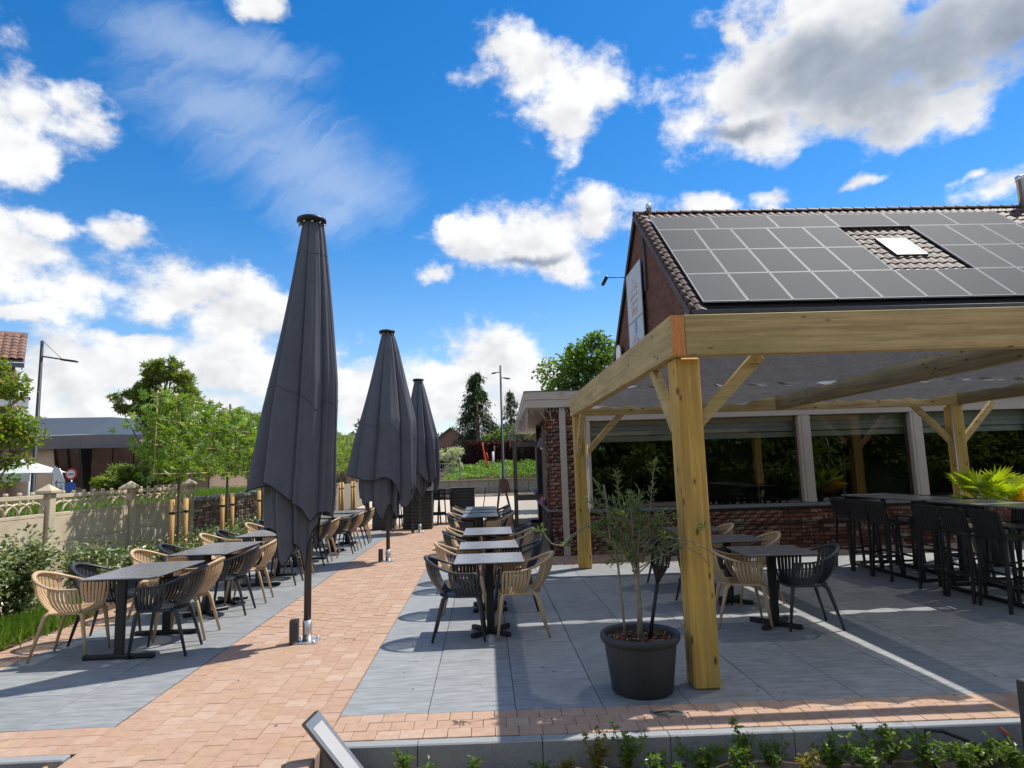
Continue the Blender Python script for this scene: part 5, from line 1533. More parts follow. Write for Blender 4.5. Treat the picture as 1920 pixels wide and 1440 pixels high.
# ------------------------------------------------------------------ fan palm at right
t = thing('fan_palm', 'sunlit fan palm in a black pot behind the bar tables', 'potted plant', (7.60, 9.55, 0))
MB().lathe([(.2, .004), (.27, .5), (.29, .52), (.29, .55), (.25, .55), (.24, .48)], 28, capt=False).build('pot', M['pot'], t)
MB().lathe([(0, .47), (.245, .47)], 20, capb=False, capt=False).build('pot_soil', M['soil_dark'], t)
MB().tube([(0, 0, .45), (.01, 0, .7), (0, .01, 1.0)], [.07, .06, .05], 10).build('trunk', M['bark'], t)
rg = np.random.default_rng(14)
stm = MB()
def fan(ax, el, ln, rad, m_, nm, nb=24, rot=0.):
    c0 = Vector((0, 0, .98)); d = Vector((math.cos(ax) * math.cos(el), math.sin(ax) * math.cos(el), math.sin(el)))
    ln *= .8; rad *= .84
    hub = c0 + d * ln
    stm.tube([c0, c0 + d * ln * .5 + Vector((0, 0, .03)), hub], [.010, .008, .006], 5)
    s = d.cross(Vector((0, 0, 1))).normalized(); n_ = s.cross(d)
    s, n_ = s * math.cos(rot) + n_ * math.sin(rot), n_ * math.cos(rot) - s * math.sin(rot)
    vs = []; fs = []
    for k in range(nb):
        a = (k / (nb - 1) - .5) * R(235)
        dd = d * math.cos(a) + s * math.sin(a); ss = -d * math.sin(a) + s * math.cos(a)
        l_ = rad * (1 - .25 * abs(a) / 2) * rg.uniform(.88, 1.06); w_ = rad * .042
        dr = -.10 * rad * rg.uniform(.5, 1.4)
        b = len(vs)
        vs += [hub, hub + dd * l_ * .55 + ss * w_ + n_ * .01 * rad, hub + dd * l_ * .55 - n_ * .04 * rad, hub + dd * l_ * .55 - ss * w_ + n_ * .01 * rad, hub + dd * l_ + Vector((0, 0, dr)) ]
        fs += [(b, b + 1, b + 2), (b, b + 2, b + 3), (b + 1, b + 4, b + 2), (b + 2, b + 4, b + 3)]
    MB().add(vs, fs).build(nm, m_, t)
for ax, el, ln, rad, rot in ((-2.9, .75, .34, .52, .5), (-2.4, .35, .38, .50, .3), (.15, .80, .36, .55, -.5), (-.5, .55, .42, .50, -.4), (-1.5, .95, .30, .48, 0), (-1.9, .55, .35, .48, .2), (-1.1, .42, .34, .5, -.3), (2.7, .7, .34, .48, .4), (1.6, 1.0, .32, .48, 0), (.8, .5, .38, .48, 0), (-2.75, .05, .46, .42, .3), (-.15, .15, .44, .46, -.2)):
    fan(ax, el, ln, rad, L['palm'], 'frond', 24, rot)
fan(-.35, .25, .40, .50, L['palm_y'], 'yellow_frond', 20, -.5); fan(-.1, .05, .42, .46, L['palm_y'], 'yellow_frond', 16, -.5)
stm.build('leaf_stalks', L['palm'], t)
pole = MB().tube([(7.62, 10.1, .0), (7.62, 10.1, 2.48)], .010, 8)  # added rod stands in for the vertical edge of a glass windscreen
tag(pole.build('windscreen_edge', M['steel']), 'thin steel rod standing for a glass windscreen edge by the right rear post', 'rod')

# ------------------------------------------------------------------ garden spotlights, drain, cables at the front
def leaning_light(label, p, q, up, w_, th):
    t = thing('garden_light', label, 'garden light', p, 0, 'rectangular garden lights')
    p = Vector(p); q = Vector(q) - p
    MB().beam((0, 0, 0), q, w_, th, up, .006).build('housing', M['anthr'], t)
    d = q.normalized(); u = Vector(up); r_ = d.cross(u).normalized(); u = r_.cross(d)
    a = q * .16 + u * (th / 2 + .0025); b = q * .90 + u * (th / 2 + .0025)
    MB().beam(a, b, w_ * .62, .004, up).build('diffuser', M['lens'], t)
    MB().beam(q * .02 + u * (th / 2 + .001), q * .985 + u * (th / 2 + .001), w_ * .97, .002, up).build('front_bezel', M['steel'], t)
    return t
leaning_light('rectangular anthracite garden light tilted over the kerb corner', (-.72, 4.08, -.22), (-1.085, 4.08, .235), (.45, -.78, .40), .105, .075)
leaning_light('rectangular anthracite garden light at the right frame edge', (3.19, 3.86, -.25), (3.215, 3.88, .325), (.15, -1, 0), .13, .07)
t = thing('drain_cover', 'round-pattern metal drain cover set in the front pavers', 'drain', (1.185, 4.49, .0015))
MB().box(-.11, .11, -.055, .055, 0, .003).build('plate', M['steel'], t)
rgm = MB()
for k in range(4):
    r_ = .018 + .017 * k
    rgm.tube([(r_ * 1.35 * math.cos(a), r_ * .66 * math.sin(a), .0045) for a in np.linspace(0, 2 * math.pi, 25)], .0032, 4, False)
rgm.build('grate_rings', M['black'], t)
MB().box(-.085, .085, -.043, .043, .0031, .0036).build('grate_recess', M['anthr'], t)
cb_ = MB()
cb_.tube([(2.62, 3.9, -.19), (2.60, 4.0, -.06), (2.66, 4.05, .0), (2.76, 4.05, -.01), (2.9, 4.0, -.06), (3.0, 3.92, -.13), (3.05, 3.88, -.19)], .011, 8)
cb_.tube([(2.60, 3.96, -.17), (2.66, 4.0, -.11), (2.8, 3.96, -.14), (2.92, 3.9, -.18)], .009, 8)
tag(cb_.build('loose_cable', M['cable']), 'black loop of loose cable lying on the soil by the kerb', 'cable')
t = thing('cable_end', 'stripped coloured wire ends beside the right garden light', 'cable', (3.12, 3.95, -.1))
for i, (m_, dx) in enumerate(((M['blue_p'], 0), (M['orange'], .008), (M['bamboo'], .016), (M['red'], -.006))):
    MB().tube([(.02, 0, -.1), (.0, 0, .02), (-.035 + dx, -.005 * i, .075 + .01 * i), (-.085 + dx, -.01, .125 + .008 * i)], .0045, 6).build('wire', m_, t)

# ------------------------------------------------------------------ young shrubs in the front soil
FS = [(-.52, 4.06, .18, .12, 110, 'weed'), (-.12, 4.08, .12, .10, 70, 'weed'), (.62, 4.06, .26, .15, 150, 'weed_y'), (.80, 4.05, .24, .16, 230, 'weed'), (1.26, 4.02, .17, .18, 240, 'weed'), (1.53, 4.04, .31, .07, 120, 'weed'), (2.02, 3.98, .18, .2, 230, 'weed'), (2.38, 4.0, .24, .2, 260, 'weed'), (2.72, 3.82, .17, .2, 220, 'weed'), (3.0, 3.80, .2, .16, 200, 'weed'), (1.80, 3.85, .14, .1, 90, 'weed_y'),
      (-.3, 4.0, .12, .12, 90, 'weed'), (.3, 3.99, .12, .14, 120, 'weed'), (.98, 3.96, .15, .15, 170, 'weed'), (1.42, 3.92, .16, .16, 190, 'weed'), (1.66, 4.0, .15, .15, 170, 'weed'), (2.2, 3.9, .16, .17, 200, 'weed'), (2.55, 3.92, .18, .16, 200, 'weed'), (2.88, 3.93, .14, .16, 170, 'weed'), (.46, 4.05, .10, .10, 60, 'weed_y')]
FS.sort()
ow_ = ['first', 'second', 'third', 'fourth', 'fifth', 'sixth', 'seventh', 'eighth', 'ninth', 'tenth', 'eleventh', 'twelfth', 'thirteenth', 'fourteenth', 'fifteenth', 'sixteenth', 'seventeenth', 'eighteenth', 'nineteenth', 'twentieth']
for i, (x, y, h, r_, n, k) in enumerate(FS):
    rg = np.random.default_rng(300 + i)
    lab = 'small %s young shrub in the front soil, %s from the left' % ('yellowish' if k == 'weed_y' else ('tall upright green' if r_ < .08 else 'green'), ow_[i])
    t = thing('young_shrub', lab, 'shrub', (x, y, -.165), 0, 'young shrubs in the front bed')
    st = MB(); P = []; D = []
    for s in range(9 if r_ > .1 else 4):
        a = rg.uniform(0, 6.28); q = rg.uniform(.1, 1) * r_
        e = Vector((q * math.cos(a), q * math.sin(a) * .7, h * rg.uniform(.6, 1.1)))
        mid = e * .5 + Vector((0, 0, .1 * h))
        st.tube([(0, 0, 0), mid, e], [.004, .003, .0015], 5, False)
        for j in range(int(1.6 * n / (9 if r_ > .1 else 4))):
            u = rg.uniform(.2, 1.02)
            P.append(tuple(mid * 2 * u * (1 - u) + e * u * u + Vector(rg.normal(size=3)) * .008)); D.append((rg.normal(), rg.normal(), .3 + .5 * rg.normal()))
    st.build('stems', M['bark'], t)
    V, F = leaves(P, .030, 'oval', .7, .6, np.array(D), var=.6, rg=rg)
    fastmesh('foliage', V, F, L[k], t)
pm_ = MB()
rg = np.random.default_rng(55)
for i in range(160):
    x, y = rg.uniform(-1, 3.3), rg.uniform(3.6, 4.18); s = rg.uniform(.006, .02)
    mx = Matrix.Translation((x, y, -.16)) @ Matrix.Rotation(rg.uniform(0, 6), 4, 'Z')
    pm_.box(-s, s, -s * .7, s * .7, -s * .4, s * .6, s * .3, mx)
tag(pm_.build('soil_pebbles', M['stonewall']), 'small clods and pebbles scattered on the front soil', 'pebbles', kind='stuff')

# ------------------------------------------------------------------ fallen leaves and crumbs on the terrace
rg = np.random.default_rng(91)
n = 70
P = np.stack([rg.uniform(-2.5, 3.8, n), rg.uniform(4.4, 8.5, n), np.full(n, .003)], 1)
P[:, 1] = np.maximum(P[:, 1], 4.42)
V, F = leaves(P, .022, 'oval', 3., .5, rg=rg, var=.7)
V[:, 2] = np.maximum(V[:, 2], .0025)
tag(fastmesh('leaf_litter', V, F, M['chips']), 'small dry leaves and crumbs scattered over the paving', 'leaf litter', kind='stuff')

# ------------------------------------------------------------------ planters and high tables at the far end of the terrace
def plank_box(label, x, y, w_, d_, h_):
    t = thing('planter_box', label, 'planter', (x, y, 0), 0, 'black timber planter screens')
    n = int(h_ / .095)
    for k in range(n):
        MB().box(-w_ / 2, w_ / 2, -d_ / 2, d_ / 2, .01 + k * .095, .098 + k * .095, .005).build('plank', M['anthr'], t)
    MB().box(-w_ / 2 - .02, w_ / 2 + .02, -d_ / 2 - .02, d_ / 2 + .02, n * .095 + .012, n * .095 + .04, .004).build('top_board', M['anthr'], t)
plank_box('black timber planter screen behind the middle parasol', -1.85, 18.75, .60, .5, 1.05)
plank_box('black timber planter screen left of the far high stools', -3.0, 19.0, .55, .5, 1.05)
plank_box('black timber planter screen right of the far high stools', -.72, 20.35, .72, .5, 1.12)
plank_box('narrow black timber screen between the far parasols', -2.28, 18.85, .22, .4, 1.05)
for i, (x, y) in enumerate(((-1.62, 20.0), (-1.28, 20.0), (-1.5, 20.7), (-2.75, 19.4), (-2.5, 19.4), (-2.6, 20.0))):
    stool(x, y, math.pi / 2, 'black bar stool at the far planters, %s from the right' % ('second', 'first', 'third', 'sixth', 'fourth', 'fifth')[i], 'bar stools at the far planters')
t = thing('far_bar_table', 'black high table between the far planter screens', 'bar table', (-1.4, 20.35, 0))
MB().box(-.36, .36, -.3, .3, .93, .96).build('tabletop', M['anthr'], t)
for sx in (-1, 1):
    MB().box(sx * .3 - .03, sx * .3 + .03, -.03, .03, 0, .929).build('leg', M['black'], t)
# A-board sign and leaning rod
t = thing('sandwich_board', 'dark wooden sandwich board standing on the far pavement', 'sign', (.42, 17.4, 0))
MB().beam((-.20, 0, .02), (-.02, 0, 1.36), .05, .30, (0, 1, 0)).build('board', M['taupe_d'], t)
MB().beam((.34, 0, .02), (.03, 0, 1.36), .05, .28, (0, 1, 0)).build('board', M['bollard'], t)
MB().beam((.125, -.155, 1.0), (.045, -.155, 1.34), .04, .22, (1, 0, 0)).build('top_panel', M['housebrick'], t)
tag(MB().tube([(-.18, 17.6, .02), (.0, 17.7, 1.15)], .012, 6).build('leaning_rod', M['black']), 'thin black rod leaning beside the sandwich board', 'rod')

# ------------------------------------------------------------------ street side, straight ahead
t = thing('retaining_wall', 'low grey retaining wall across the street ahead', 'wall', (0, 39, 0))
for i in range(14):
    MB().box(-7 + i * 1.2, -5.82 + i * 1.2, 0, .25, -.1, .92, .01).build('wall_slab', M['stonewall'], t)
MB().box(-7, 10, -.12, .3, .922, .98).build('coping', M['mortar_l'], t)
MB().box(-7, 10, -.55, -.3, -.05, .12).build('wall_step', M['street'], t)
g = MB(); g.add([(-9, 39.2, .9), (14, 39.2, .9), (14, 52, 2.0), (-9, 52, 1.6), (-9, 90, 1.8), (14, 90, 2.2)], [(0, 1, 2, 3), (3, 2, 5, 4)])
tag(g.build('bank', M['soil_dark']), kind='structure')
rg = np.random.default_rng(31)
n = 9000; x = rg.uniform(-2.6, 8, n); q = rg.uniform(0, 1, n)
lim = np.clip((x + 2.6) / 2.2, .12, 1)
P = np.stack([x, 39.25 + q * 7.5, .95 + q * .75 + .55 * lim * np.sqrt(rg.uniform(0, 1, n)) * (.75 + .25 * np.sin(x * 4 + q * 9))], 1)
V, F = leaves(P, .17, 'oval', .8, .6, rg=rg)
tag(fastmesh('ground_cover', V, F, L['cover']), 'bright green low ground cover on the bank across the street', 'ground cover', kind='stuff')
def hedge(label, x0, x1, y, d, z0, z1, n, size, lm):
    t = thing('hedge', label, 'hedge', ((x0 + x1) / 2, y, 0))
    rg = np.random.default_rng(int(abs(x0 * 10)) + n)
    hx = (x1 - x0) / 2
    MB().box(-hx + .1, hx - .1, .1, d - .1, z0, z1 - .12).build('branch_core', L['dark'] if lm is not L['purple'] else lm, t)
    x = rg.uniform(-hx, hx, n); f = rg.integers(0, 3, n)
    yy = np.where(f < 2, rg.normal(size=n) * .08, rg.uniform(0, d, n)); zz = np.where(f < 2, rg.uniform(z0, z1, n), z1 + rg.normal(size=n) * .1)
    V, F = leaves(np.stack([x, yy, zz], 1), size, 'oval', .4, .6, rg=rg)
    fastmesh('foliage', V, F, lm, t)
hedge('dark purple beech hedge behind the ground cover', -1.4, 9, 47.5, .9, 1.4, 3.5, 5200, .2, L['purple'])
hedge('dark purple hedge beside the small brick house', -6.5, -2.6, 52, .8, 1.4, 3.2, 2200, .2, L['purple'])
for i, (x, m_, zt, mm) in enumerate(((-.1, M['orange'], 3.15, 1), (.55, M['white'], 2.75, 0))):
    t = thing('art_pole', ('red painted art pole leaning on the bank', 'white and green painted pole on the bank')[i], 'pole', (x, 44.5, 1.2))
    if i == 0:
        MB().tube([(.28, 0, 0), (.12, 0, 1.0), (-.02, 0, 1.75), (-.06, 0, 2.2)], [.05, .065, .05, .03], 8).build('shaft', M['orange'], t)
        MB().tube([(.3, -.05, .9), (.27, -.05, 1.2), (.2, -.05, 1.5)], [.04, .06, .03], 6).build('ornament', M['red'], t)
    else:
        MB().tube([(0, 0, .45), (0, 0, 1.55)], .08, 8).build('shaft', M['white'], t)
        MB().tube([(0, 0, 0), (0, 0, .45)], .085, 8).build('base', M['metal_roof'], t)
        MB().tube([(.08, .05, 1.2), (.1, .05, 1.95)], .05, 8).build('side_stick', M['bark'], t)
tree('flowering_shrub', 'pale weeping variegated shrub behind the mesh fence', (-2.35, 43, 1.1), 1.2, .05, [(0, 0, 1.2, .8, .7, .75), (.35, 0, .6, .5, .5, .6)], 1500, .14, L['pale'], per=6, cat='shrub')
t = thing('mesh_fence', 'galvanised mesh gate panel on the street ahead', 'fence', (-2.6, 36.5, 0))
for x in (-1.3, -.05, 1.15):
    MB().tube([(x, 0, 0), (x, 0, 2.5 - .2 * (x > 1))], .035, 8).build('fence_post', M['zinc'], t)
for z in (2.0, 2.4):
    MB().tube([(-1.3, 0, z), (1.15, 0, z - .05)], .02, 6).build('rail', M['zinc'], t)
wr = MB()
for k in range(20):
    wr.tube([(-1.25 + k * .12, 0, 1.0), (-1.25 + k * .12, 0, 1.98)], .005, 4, False)
wr.build('mesh_wires', M['galv'], t)
tag(MB().box(-.05, .05, -.03, .03, 0, .6).build('blue_sign', M['blue_p'], None, (-3.35, 39.6, 2.0)), 'small blue panel hanging on the mesh gate', 'sign')

def house(label, x, y, w_, d_, ez, rz, wall, roofm, rot=0.):
    t = thing('far_house', label, 'house', (x, y, 0), rot)
    MB().prism([(-w_ / 2, 0, 0), (w_ / 2, 0, 0), (w_ / 2, 0, ez), (0, 0, rz), (-w_ / 2, 0, ez)], (0, d_, 0)).build('wall', wall, t)
    o = .25; k = (rz - ez) / (w_ / 2)
    r_ = MB()
    for s in (-1, 1):
        r_.prism([(0, -.2, rz + .10), (s * (w_ / 2 + o), -.2, ez - o * k + .10), (s * (w_ / 2 + o), -.2, ez - o * k - .02), (0, -.2, rz - .02)], (0, d_ + .4, 0))
    r_.build('roof', roofm, t)
    return t
t = house('small brick gable house beyond the hedge ahead', -3.0, 58, 4.0, 8, 4.0, 5.3, M['housebrick'], M['greyroof'], R(-24))
wn = MB().box(-.2, 1.0, -.06, .02, 2.75, 3.6).build('window', M['white'], t)
MB().box(-.12, .92, -.07, -.061, 2.80, 3.3).build('pane', M['darkglass'], wn)

def conifer(name, label, base, h, r_, n, seed, lm, group=None, droop=.35):
    rg = np.random.default_rng(seed)
    t = thing(name, label, 'tree', base, 0, group)
    m_ = MB(); m_.tube([(0, 0, 0), (0, 0, h)], [r_ * .12, .03], 7)
    P = []; D = []
    nb = 90
    for k in range(nb):
        u = (k + rg.uniform(0, 1)) / nb; z = h * (.06 + .92 * u); a = rg.uniform(0, 6.283)
        l_ = r_ * (1 - u) ** .62 * rg.uniform(.65, 1.15) + .12
        e = Vector((math.cos(a) * l_, math.sin(a) * l_, z - droop * l_ + .1 * h * .05))
        m_.tube([(0, 0, z), (e.x * .5, e.y * .5, z + .02 * l_), e], [.03, .02, .006], 4, False)
        for j in range(n // nb):
            q = rg.uniform(.15, 1.05)
            P.append((e.x * q + rg.normal() * .10 * r_ * .5, e.y * q + rg.normal() * .10 * r_ * .5, z - droop * l_ * q * q + rg.normal() * .12)); D.append((math.cos(a) * .5 + rg.normal() * .3, math.sin(a) * .5 + rg.normal() * .3, -.9))
    m_.build('trunk', M['bark'], t)
    V, F = leaves(P, .30, 'oval', .2, .22, np.array(D), rg=rg)
    fastmesh('crown', V, F, lm, t)
    return t
conifer('conifer', 'tall dark weeping conifer straight ahead beyond the street', (-.55, 50, 1.2), 8.0, 2.35, 11000, 1, L['darkc'])
conifer('conifer', 'pointed dark spruce to the right of the street lamp', (2.6, 62, 1.5), 7.6, 1.8, 3600, 2, L['dark'])
conifer('conifer', 'second dark spruce half hidden by the annex roof', (4.6, 60, 1.5), 6.6, 1.8, 3000, 3, L['dark'])
tree('leafy_tree', 'mid-green tree at the foot of the tall conifer', (.9, 49, 1.2), 2.2, .12, [(0, 0, 2.3, 1.5, 1.3, 1.3), (1.3, .3, 2.7, 1.3, 1.2, 1.2)], 3600, .20, L['mid'], per=8)
tree('leafy_tree', 'dark green shrubby tree left of the tall conifer', (-2.2, 50, 1.2), 1.4, .1, [(0, 0, 1.3, 1.0, .9, .9)], 1800, .20, L['mid'], per=8)
for i, (x, y, h, w_) in enumerate(((-6.5, 72, 5.6, 4.5), (-2.5, 80, 6.0, 4.5), (4, 84, 7.5, 5), (-12.5, 70, 7.2, 4), (9, 70, 8.5, 4))):
    tree('distant_tree', 'dark distant broadleaf tree on the skyline, %s' % ('left of the small brick house', 'behind the small brick house', 'right of the tall conifer', 'between the first two parasols', 'hidden mostly by the annex')[i], (x, y, 0), h * .6, .25, [(0, 0, h * .72, w_ * .5, 2, h * .3), (w_ * .4, 0, h * .6, w_ * .4, 2, h * .3), (-w_ * .4, 0, h * .6, w_ * .4, 2, h * .3)], 4000, .36, L['dark'], per=8, group='trees on the skyline')
tree('leafy_tree', 'bright green leafy tree rising behind the annex beside the gable', (4.1, 26, 0), 4.4, .16, [(0, 0, 5.2, 1.35, 1.2, 1.5), (.7, 0, 4.4, 1.2, 1.1, 1.2), (-.8, .2, 4.3, .8, 1, .9), (.5, 0, 6.2, .75, .8, .9)], 11000, .17, L['mid'], per=12)

def street_lamp(label, x, y, h, heads):
    t = thing('street_lamp', label, 'street lamp', (x, y, 0), 0)
    MB().tube([(0, 0, 0), (0, 0, 1.1), (0, 0, 1.12), (0, 0, h)], [.11, .11, .085, .055], 12).build('pole', M['lampcol'], t)
    for i, (dx, z, ln) in enumerate(heads):
        MB().tube([(0, 0, z), (dx * .72, 0, z - abs(dx) * .13)], .028, 8).build('arm', M['lampcol'], t)
        hd = MB(); mx = Matrix.Translation((dx * .72, 0, z - abs(dx) * .14)) @ Matrix.Rotation(.16 if dx > 0 else -.16, 4, 'Y')
        s = 1 if dx > 0 else -1
        hd.box(min(0, s * ln), max(0, s * ln), -.13, .13, -.035, .035, .03, mx)
        hd.build('lamp_head', M['lampcol'], t)
        if i == 0 and ln > .5:
            MB().tube([(0, 0, z + .62), (dx * .72, 0, z - abs(dx) * .10)], .010, 5).build('stay', M['lampcol'], t)
street_lamp('tall grey street lamp at left with stayed arm', -17.0, 25, 7.05, [(1.05, 6.45, .6)])
street_lamp('slim grey street lamp ahead with two small heads', 1.06, 38.6, 7.85, [(-.35, 7.45, .3), (.25, 7.1, .4)])
street_lamp('distant street lamp showing left of the nearest parasol', -14.1, 36, 5.6, [(.5, 5.2, .3)])

# ------------------------------------------------------------------ left background
bd = thing('modern_building', 'low modern building with grey fascia and slanted dark glazing behind the fence', 'building', (-18.4, 30, 0))
def wallseg(a, b, z0, z1, th, m_, nm, lean=0.):
    a = Vector((a[0], a[1], 0)); b = Vector((b[0], b[1], 0)); d = (b - a).normalized(); n_ = Vector((d.y, -d.x, 0))
    P0 = [a + Vector((0, 0, z0)), b + Vector((0, 0, z0)), b + n_ * lean + Vector((0, 0, z1)), a + n_ * lean + Vector((0, 0, z1))]
    return MB().prism(P0, -n_ * th).build(nm, m_, bd)
wallseg((-9, .5), (0, 0), 3.1, 3.72, .4, M['fasc_grey'], 'fascia'); wallseg((.01, 0), (10, 6), 3.1, 3.72, .4, M['fasc_grey'], 'fascia')
r_ = MB(); r_.add([(-9, .5, 3.73), (0, 0, 3.73), (10, 6, 3.73), (10, 14, 3.9), (-2, 6, 5.05), (-9, 6.2, 5.15)], [(0, 1, 4, 5), (1, 2, 3, 4)]); r_.build('roof', M['metal_roof'], bd)
wallseg((-8.6, 1.0), (-1.05, .6), 0, 3.1, .3, M['clad'], 'timber_wall'); wallseg((4.5, 3.1), (9.8, 6.3), 0, 3.1, .3, M['clad'], 'timber_wall')
for i in range(2, 4):
    a = -2.3 + i * .62
    g_ = wallseg((a, .72 - .1 * i), (a + .58, .72 - .1 * (i + 1)), .3, 3.1, .05, M['darkglass'], 'glazing_panel', .55)
for i in range(6):
    a = .3 + i * .7
    wallseg((a, .35 + .44 * i), (a + .66, .35 + .44 * (i + 1) - .02), .3, 3.1, .05, M['darkglass'], 'glazing_panel', .55)
for i in range(2, 5):
    MB().beam((-2.32 + i * .62, .62 - .1 * i, .3), (-2.32 + i * .62 - .02, .12 - .1 * i, 3.1), .05, .06, (0, 1, 0)).build('mullion', M['black'], bd)
MB().box(-8.8, 9.6, 7, 7.2, 0, 3.6).build('rear_wall', M['anthr'], bd)
bd2 = thing('cladded_building', 'pale timber and glass building beyond the trained trees', 'building', (-12.3, 36, 0))
for i, (a, b, m_) in enumerate(((-2.6, -.9, M['anthr']), (-.9, 1.0, M['clad']), (1.0, 4.6, M['darkglass']))):
    MB().box(a, b - .01, 0, 3, 0, 3.0).build('facade_bay', m_, bd2)
for i in range(6):
    MB().beam((1.2 + i * .6, -.04, 0), (1.5 + i * .6, -.04, 3.0), .05, .06, (0, 1, 0)).build('mullion', M['black'], bd2)
MB().box(-2.7, 5.0, -.3, 3.2, 3.002, 3.7).build('fascia', M['fasc_grey'], bd2)
lb = thing('brick_block', 'tall brick building with red tiled roof at the left edge', 'building', (-21.55, 30, 0), R(34))
MB().box(-5.75, 0, 0, 8, 0, 7.0).build('wall', M['housebrick'], lb)
rr_ = MB().prism([(-5.75, -.4, 7.1), (.35, -.4, 7.1), (.35, 2.8, 9.0), (-5.75, 2.8, 9.0)], (0, .06, .1)).build('roof', M['rooftile_r'], lb)
rtm = MB()
vs = [(W_ * 1.3 * i / 8, 0, .06 * math.sin(math.pi * i / 8) + .03) for i in range(9)] + [(W_ * 1.3 * i / 8, .5, .06 * math.sin(math.pi * i / 8)) for i in range(9)]
rtm.add(vs, [(i, i + 1, i + 10, i + 9) for i in range(8)], True); rtme = rtm.mesh('roof_tile', M['rooftile_r'])
an2 = math.atan2(1.9, 3.2)
for c in range(9):
    for r in range(8):
        inst('roof_tile', rtme, rr_, (-2.40 + c * .305, -.42 + r * .40 * math.cos(an2), 7.22 + r * .40 * math.sin(an2)), (an2, 0, 0))
MB().box(-5.75, .35, -.55, -.40, 6.85, 7.05).build('gutter', M['zinc'], lb)
MB().tube([(-.45, -.1, 6.9), (-.45, -.1, 0)], .07, 8).build('downpipe', M['zinc'], lb)
bl = MB().box(-.5, .6, -.5, .4, 5.05, 5.45).build('balcony', M['white'], lb)
MB().box(-.55, .65, -.55, .4, 5.452, 5.5).build('balcony_rail', M['anthr'], bl)
for z in (2.2, 5.0):
    wn = MB().box(-3.1, -1.5, -.05, .1, z, z + 1.3).build('window', M['white'], lb)
    MB().box(-3., -1.6, -.06, -.051, z + .08, z + 1.22).build('pane', M['darkglass'], wn)
tree('leafy_tree', 'yellow-green young tree at the left frame edge behind the fence', (-10.6, 14.2, 0), 3.2, .07, [(0, 0, 3.2, .75, .8, .85), (.2, 0, 2.4, .8, .8, .7), (-.4, 0, 1.8, .8, .8, .6), (.1, 0, 3.9, .45, .5, .45)], 5200, .11, L['left'], per=9)
tree('plane_tree', 'open-crowned tree rising behind the fence left of the trained trees', (-10.0, 20, .0), 4.1, .10, [(0.1, 0, 4.5, .85, .8, .6), (.8, 0, 4.0, .65, .6, .5), (-.75, 0, 3.95, .8, .6, .35), (.15, 0, 5.0, .5, .4, .35), (0, 0, 3.6, .7, .5, .5)], 3600, .15, L['plane'], 'star', per=16, sf=.30)
tree('plane_tree', 'dense dark low tree just behind the concrete fence', (-9.2, 18, .0), 2.4, .10, [(0, 0, 2.2, .95, .9, .75), (-.7, 0, 1.7, .7, .8, .45), (.6, 0, 2.6, .7, .7, .6)], 4200, .15, L['plane'], 'star', per=8)
for i, (x, y, h, w_) in enumerate(((-40, 75, 7.4, 6), (-33, 75, 7.0, 5), (-27, 70, 6.6, 6), (-21, 70, 6.4, 6))):
    tree('distant_tree', 'dark distant tree above the modern building roof, %s from the left' % ordn[i], (x, y, 0), h * .6, .25, [(0, 0, h * .74, w_ * .5, 2, h * .26), (w_ * .4, 0, h * .6, w_ * .4, 2, h * .25)], 3000, .4, L['dark'], per=8, group='trees on the skyline')
t = thing('garden_gazebo', 'small pale canvas gazebo roof showing above the fence', 'gazebo', (-15.2, 22, 0))
cv = MB(); cv.add([(-.95, -.9, 1.95), (.75, -.9, 1.95), (.75, .9, 1.95), (-.95, .9, 1.95), (-.1, 0, 2.42)], [(0, 1, 4), (1, 2, 4), (2, 3, 4), (3, 0, 4)])
cv.build('canopy', M['canvas'], t)
MB().box(-.95, .75, -.91, -.89, 1.68, 1.949).build('valance', M['canvas'], t)
for x in (-.9, .70):
    MB().tube([(x, -.85, 0), (x, -.85, 1.9)], .03, 8).build('leg', M['canvas'], t)
t = thing('feather_flag', 'white feather flag with navy script beyond the fence', 'flag', (-11.75, 18, 0))
fl_ = MB()
ed = [(0., .6), (0.02, 1.95), (.06, 2.06), (.16, 2.0), (.26, 1.86), (.33, 1.65), (.36, 1.4), (.37, .6)]
fl_.prism([(x, 0, z) for x, z in ed], (0, .008, 0)); fl_.build('cloth', M['flagcloth'], t)
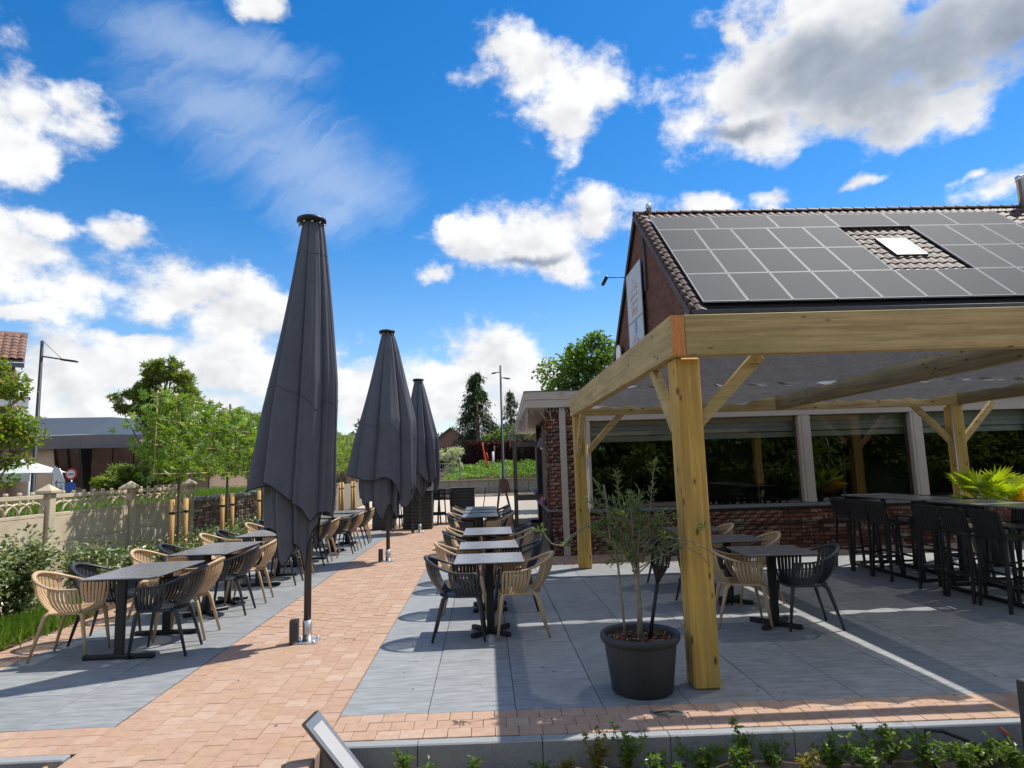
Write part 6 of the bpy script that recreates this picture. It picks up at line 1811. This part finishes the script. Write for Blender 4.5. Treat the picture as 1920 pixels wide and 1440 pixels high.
MB().tube([(-.01, 0, 0), (-.01, 0, 1.9), (.06, 0, 2.07), (.2, 0, 1.98), (.34, 0, 1.66), (.37, 0, 1.4)], .011, 6).build('pole', M['steel'], t)
sc2 = MB()
for k in range(2):
    pts = [(.14 + .11 * k + .035 * math.sin(j * 1.7 + k), -.006, .75 + j * (.085 - .012 * k)) for j in range(12)]
    sc2.tube(pts, .012 - .004 * k, 4, False)
    for j in range(6):
        sc2.tube([(.10 + .11 * k, -.006, .8 + j * .16), (.19 + .10 * k, -.006, .84 + j * .16)], .010, 4, False)
sc2.build('script', M['navy'], t)
t = thing('road_sign', 'round red-rimmed road sign beyond the fence', 'sign', (-15.6, 25, 0))
MB().tube([(0, 0, 0), (0, 0, 2.05)], .03, 8).build('post', M['galv'], t)
def disc(r_, y, m_, nm, z=1.9):
    ps = [(r_ * math.cos(a), y, z + r_ * math.sin(a)) for a in np.linspace(0, 2 * math.pi, 25)[:-1]]
    MB().prism(ps, (0, .006, 0)).build(nm, m_, t)
disc(.22, -.05, M['red'], 'rim'); disc(.155, -.058, M['white'], 'face')
MB().box(-.10, .10, -.064, -.0585, 1.88, 1.92).build('symbol', M['black'], t)
disc(.20, -.05, M['blue_p'], 'blue_disc', 1.42)

# ------------------------------------------------------------------ trees behind the viewpoint, mirrored in the windows
for i, (x, y, h) in enumerate(((-3.5, -7, 6.5), (.8, -8.5, 7.5), (4.5, -7.2, 6.5), (8.5, -8.6, 7.5), (12.5, -7, 6.5), (16.5, -8.4, 7.), (20.5, -7.2, 7.), (25, -8.2, 7.5), (30, -7.4, 7.), (35, -8.5, 7.5))):
    tree('garden_tree', 'dense garden tree behind the viewpoint, seen mirrored in the windows', (x, y, -.3), h * .55, .16, [(0, 0, h * .66, 2.1, 1.5, h * .30), (1.3, .3, h * .36, 1.6, 1.2, h * .26), (-1.3, .2, h * .36, 1.6, 1.2, h * .26), (0, .5, h * .16, 2.1, 1., h * .15)], 4600, .27, (L['mid'], L['plane'])[i % 2], per=9, group='trees mirrored in the windows')
hedge('tall clipped hedge behind the viewpoint, seen mirrored in the windows', -8, 40, -9.8, .8, -.3, 4.6, 9000, .2, L['dark'])
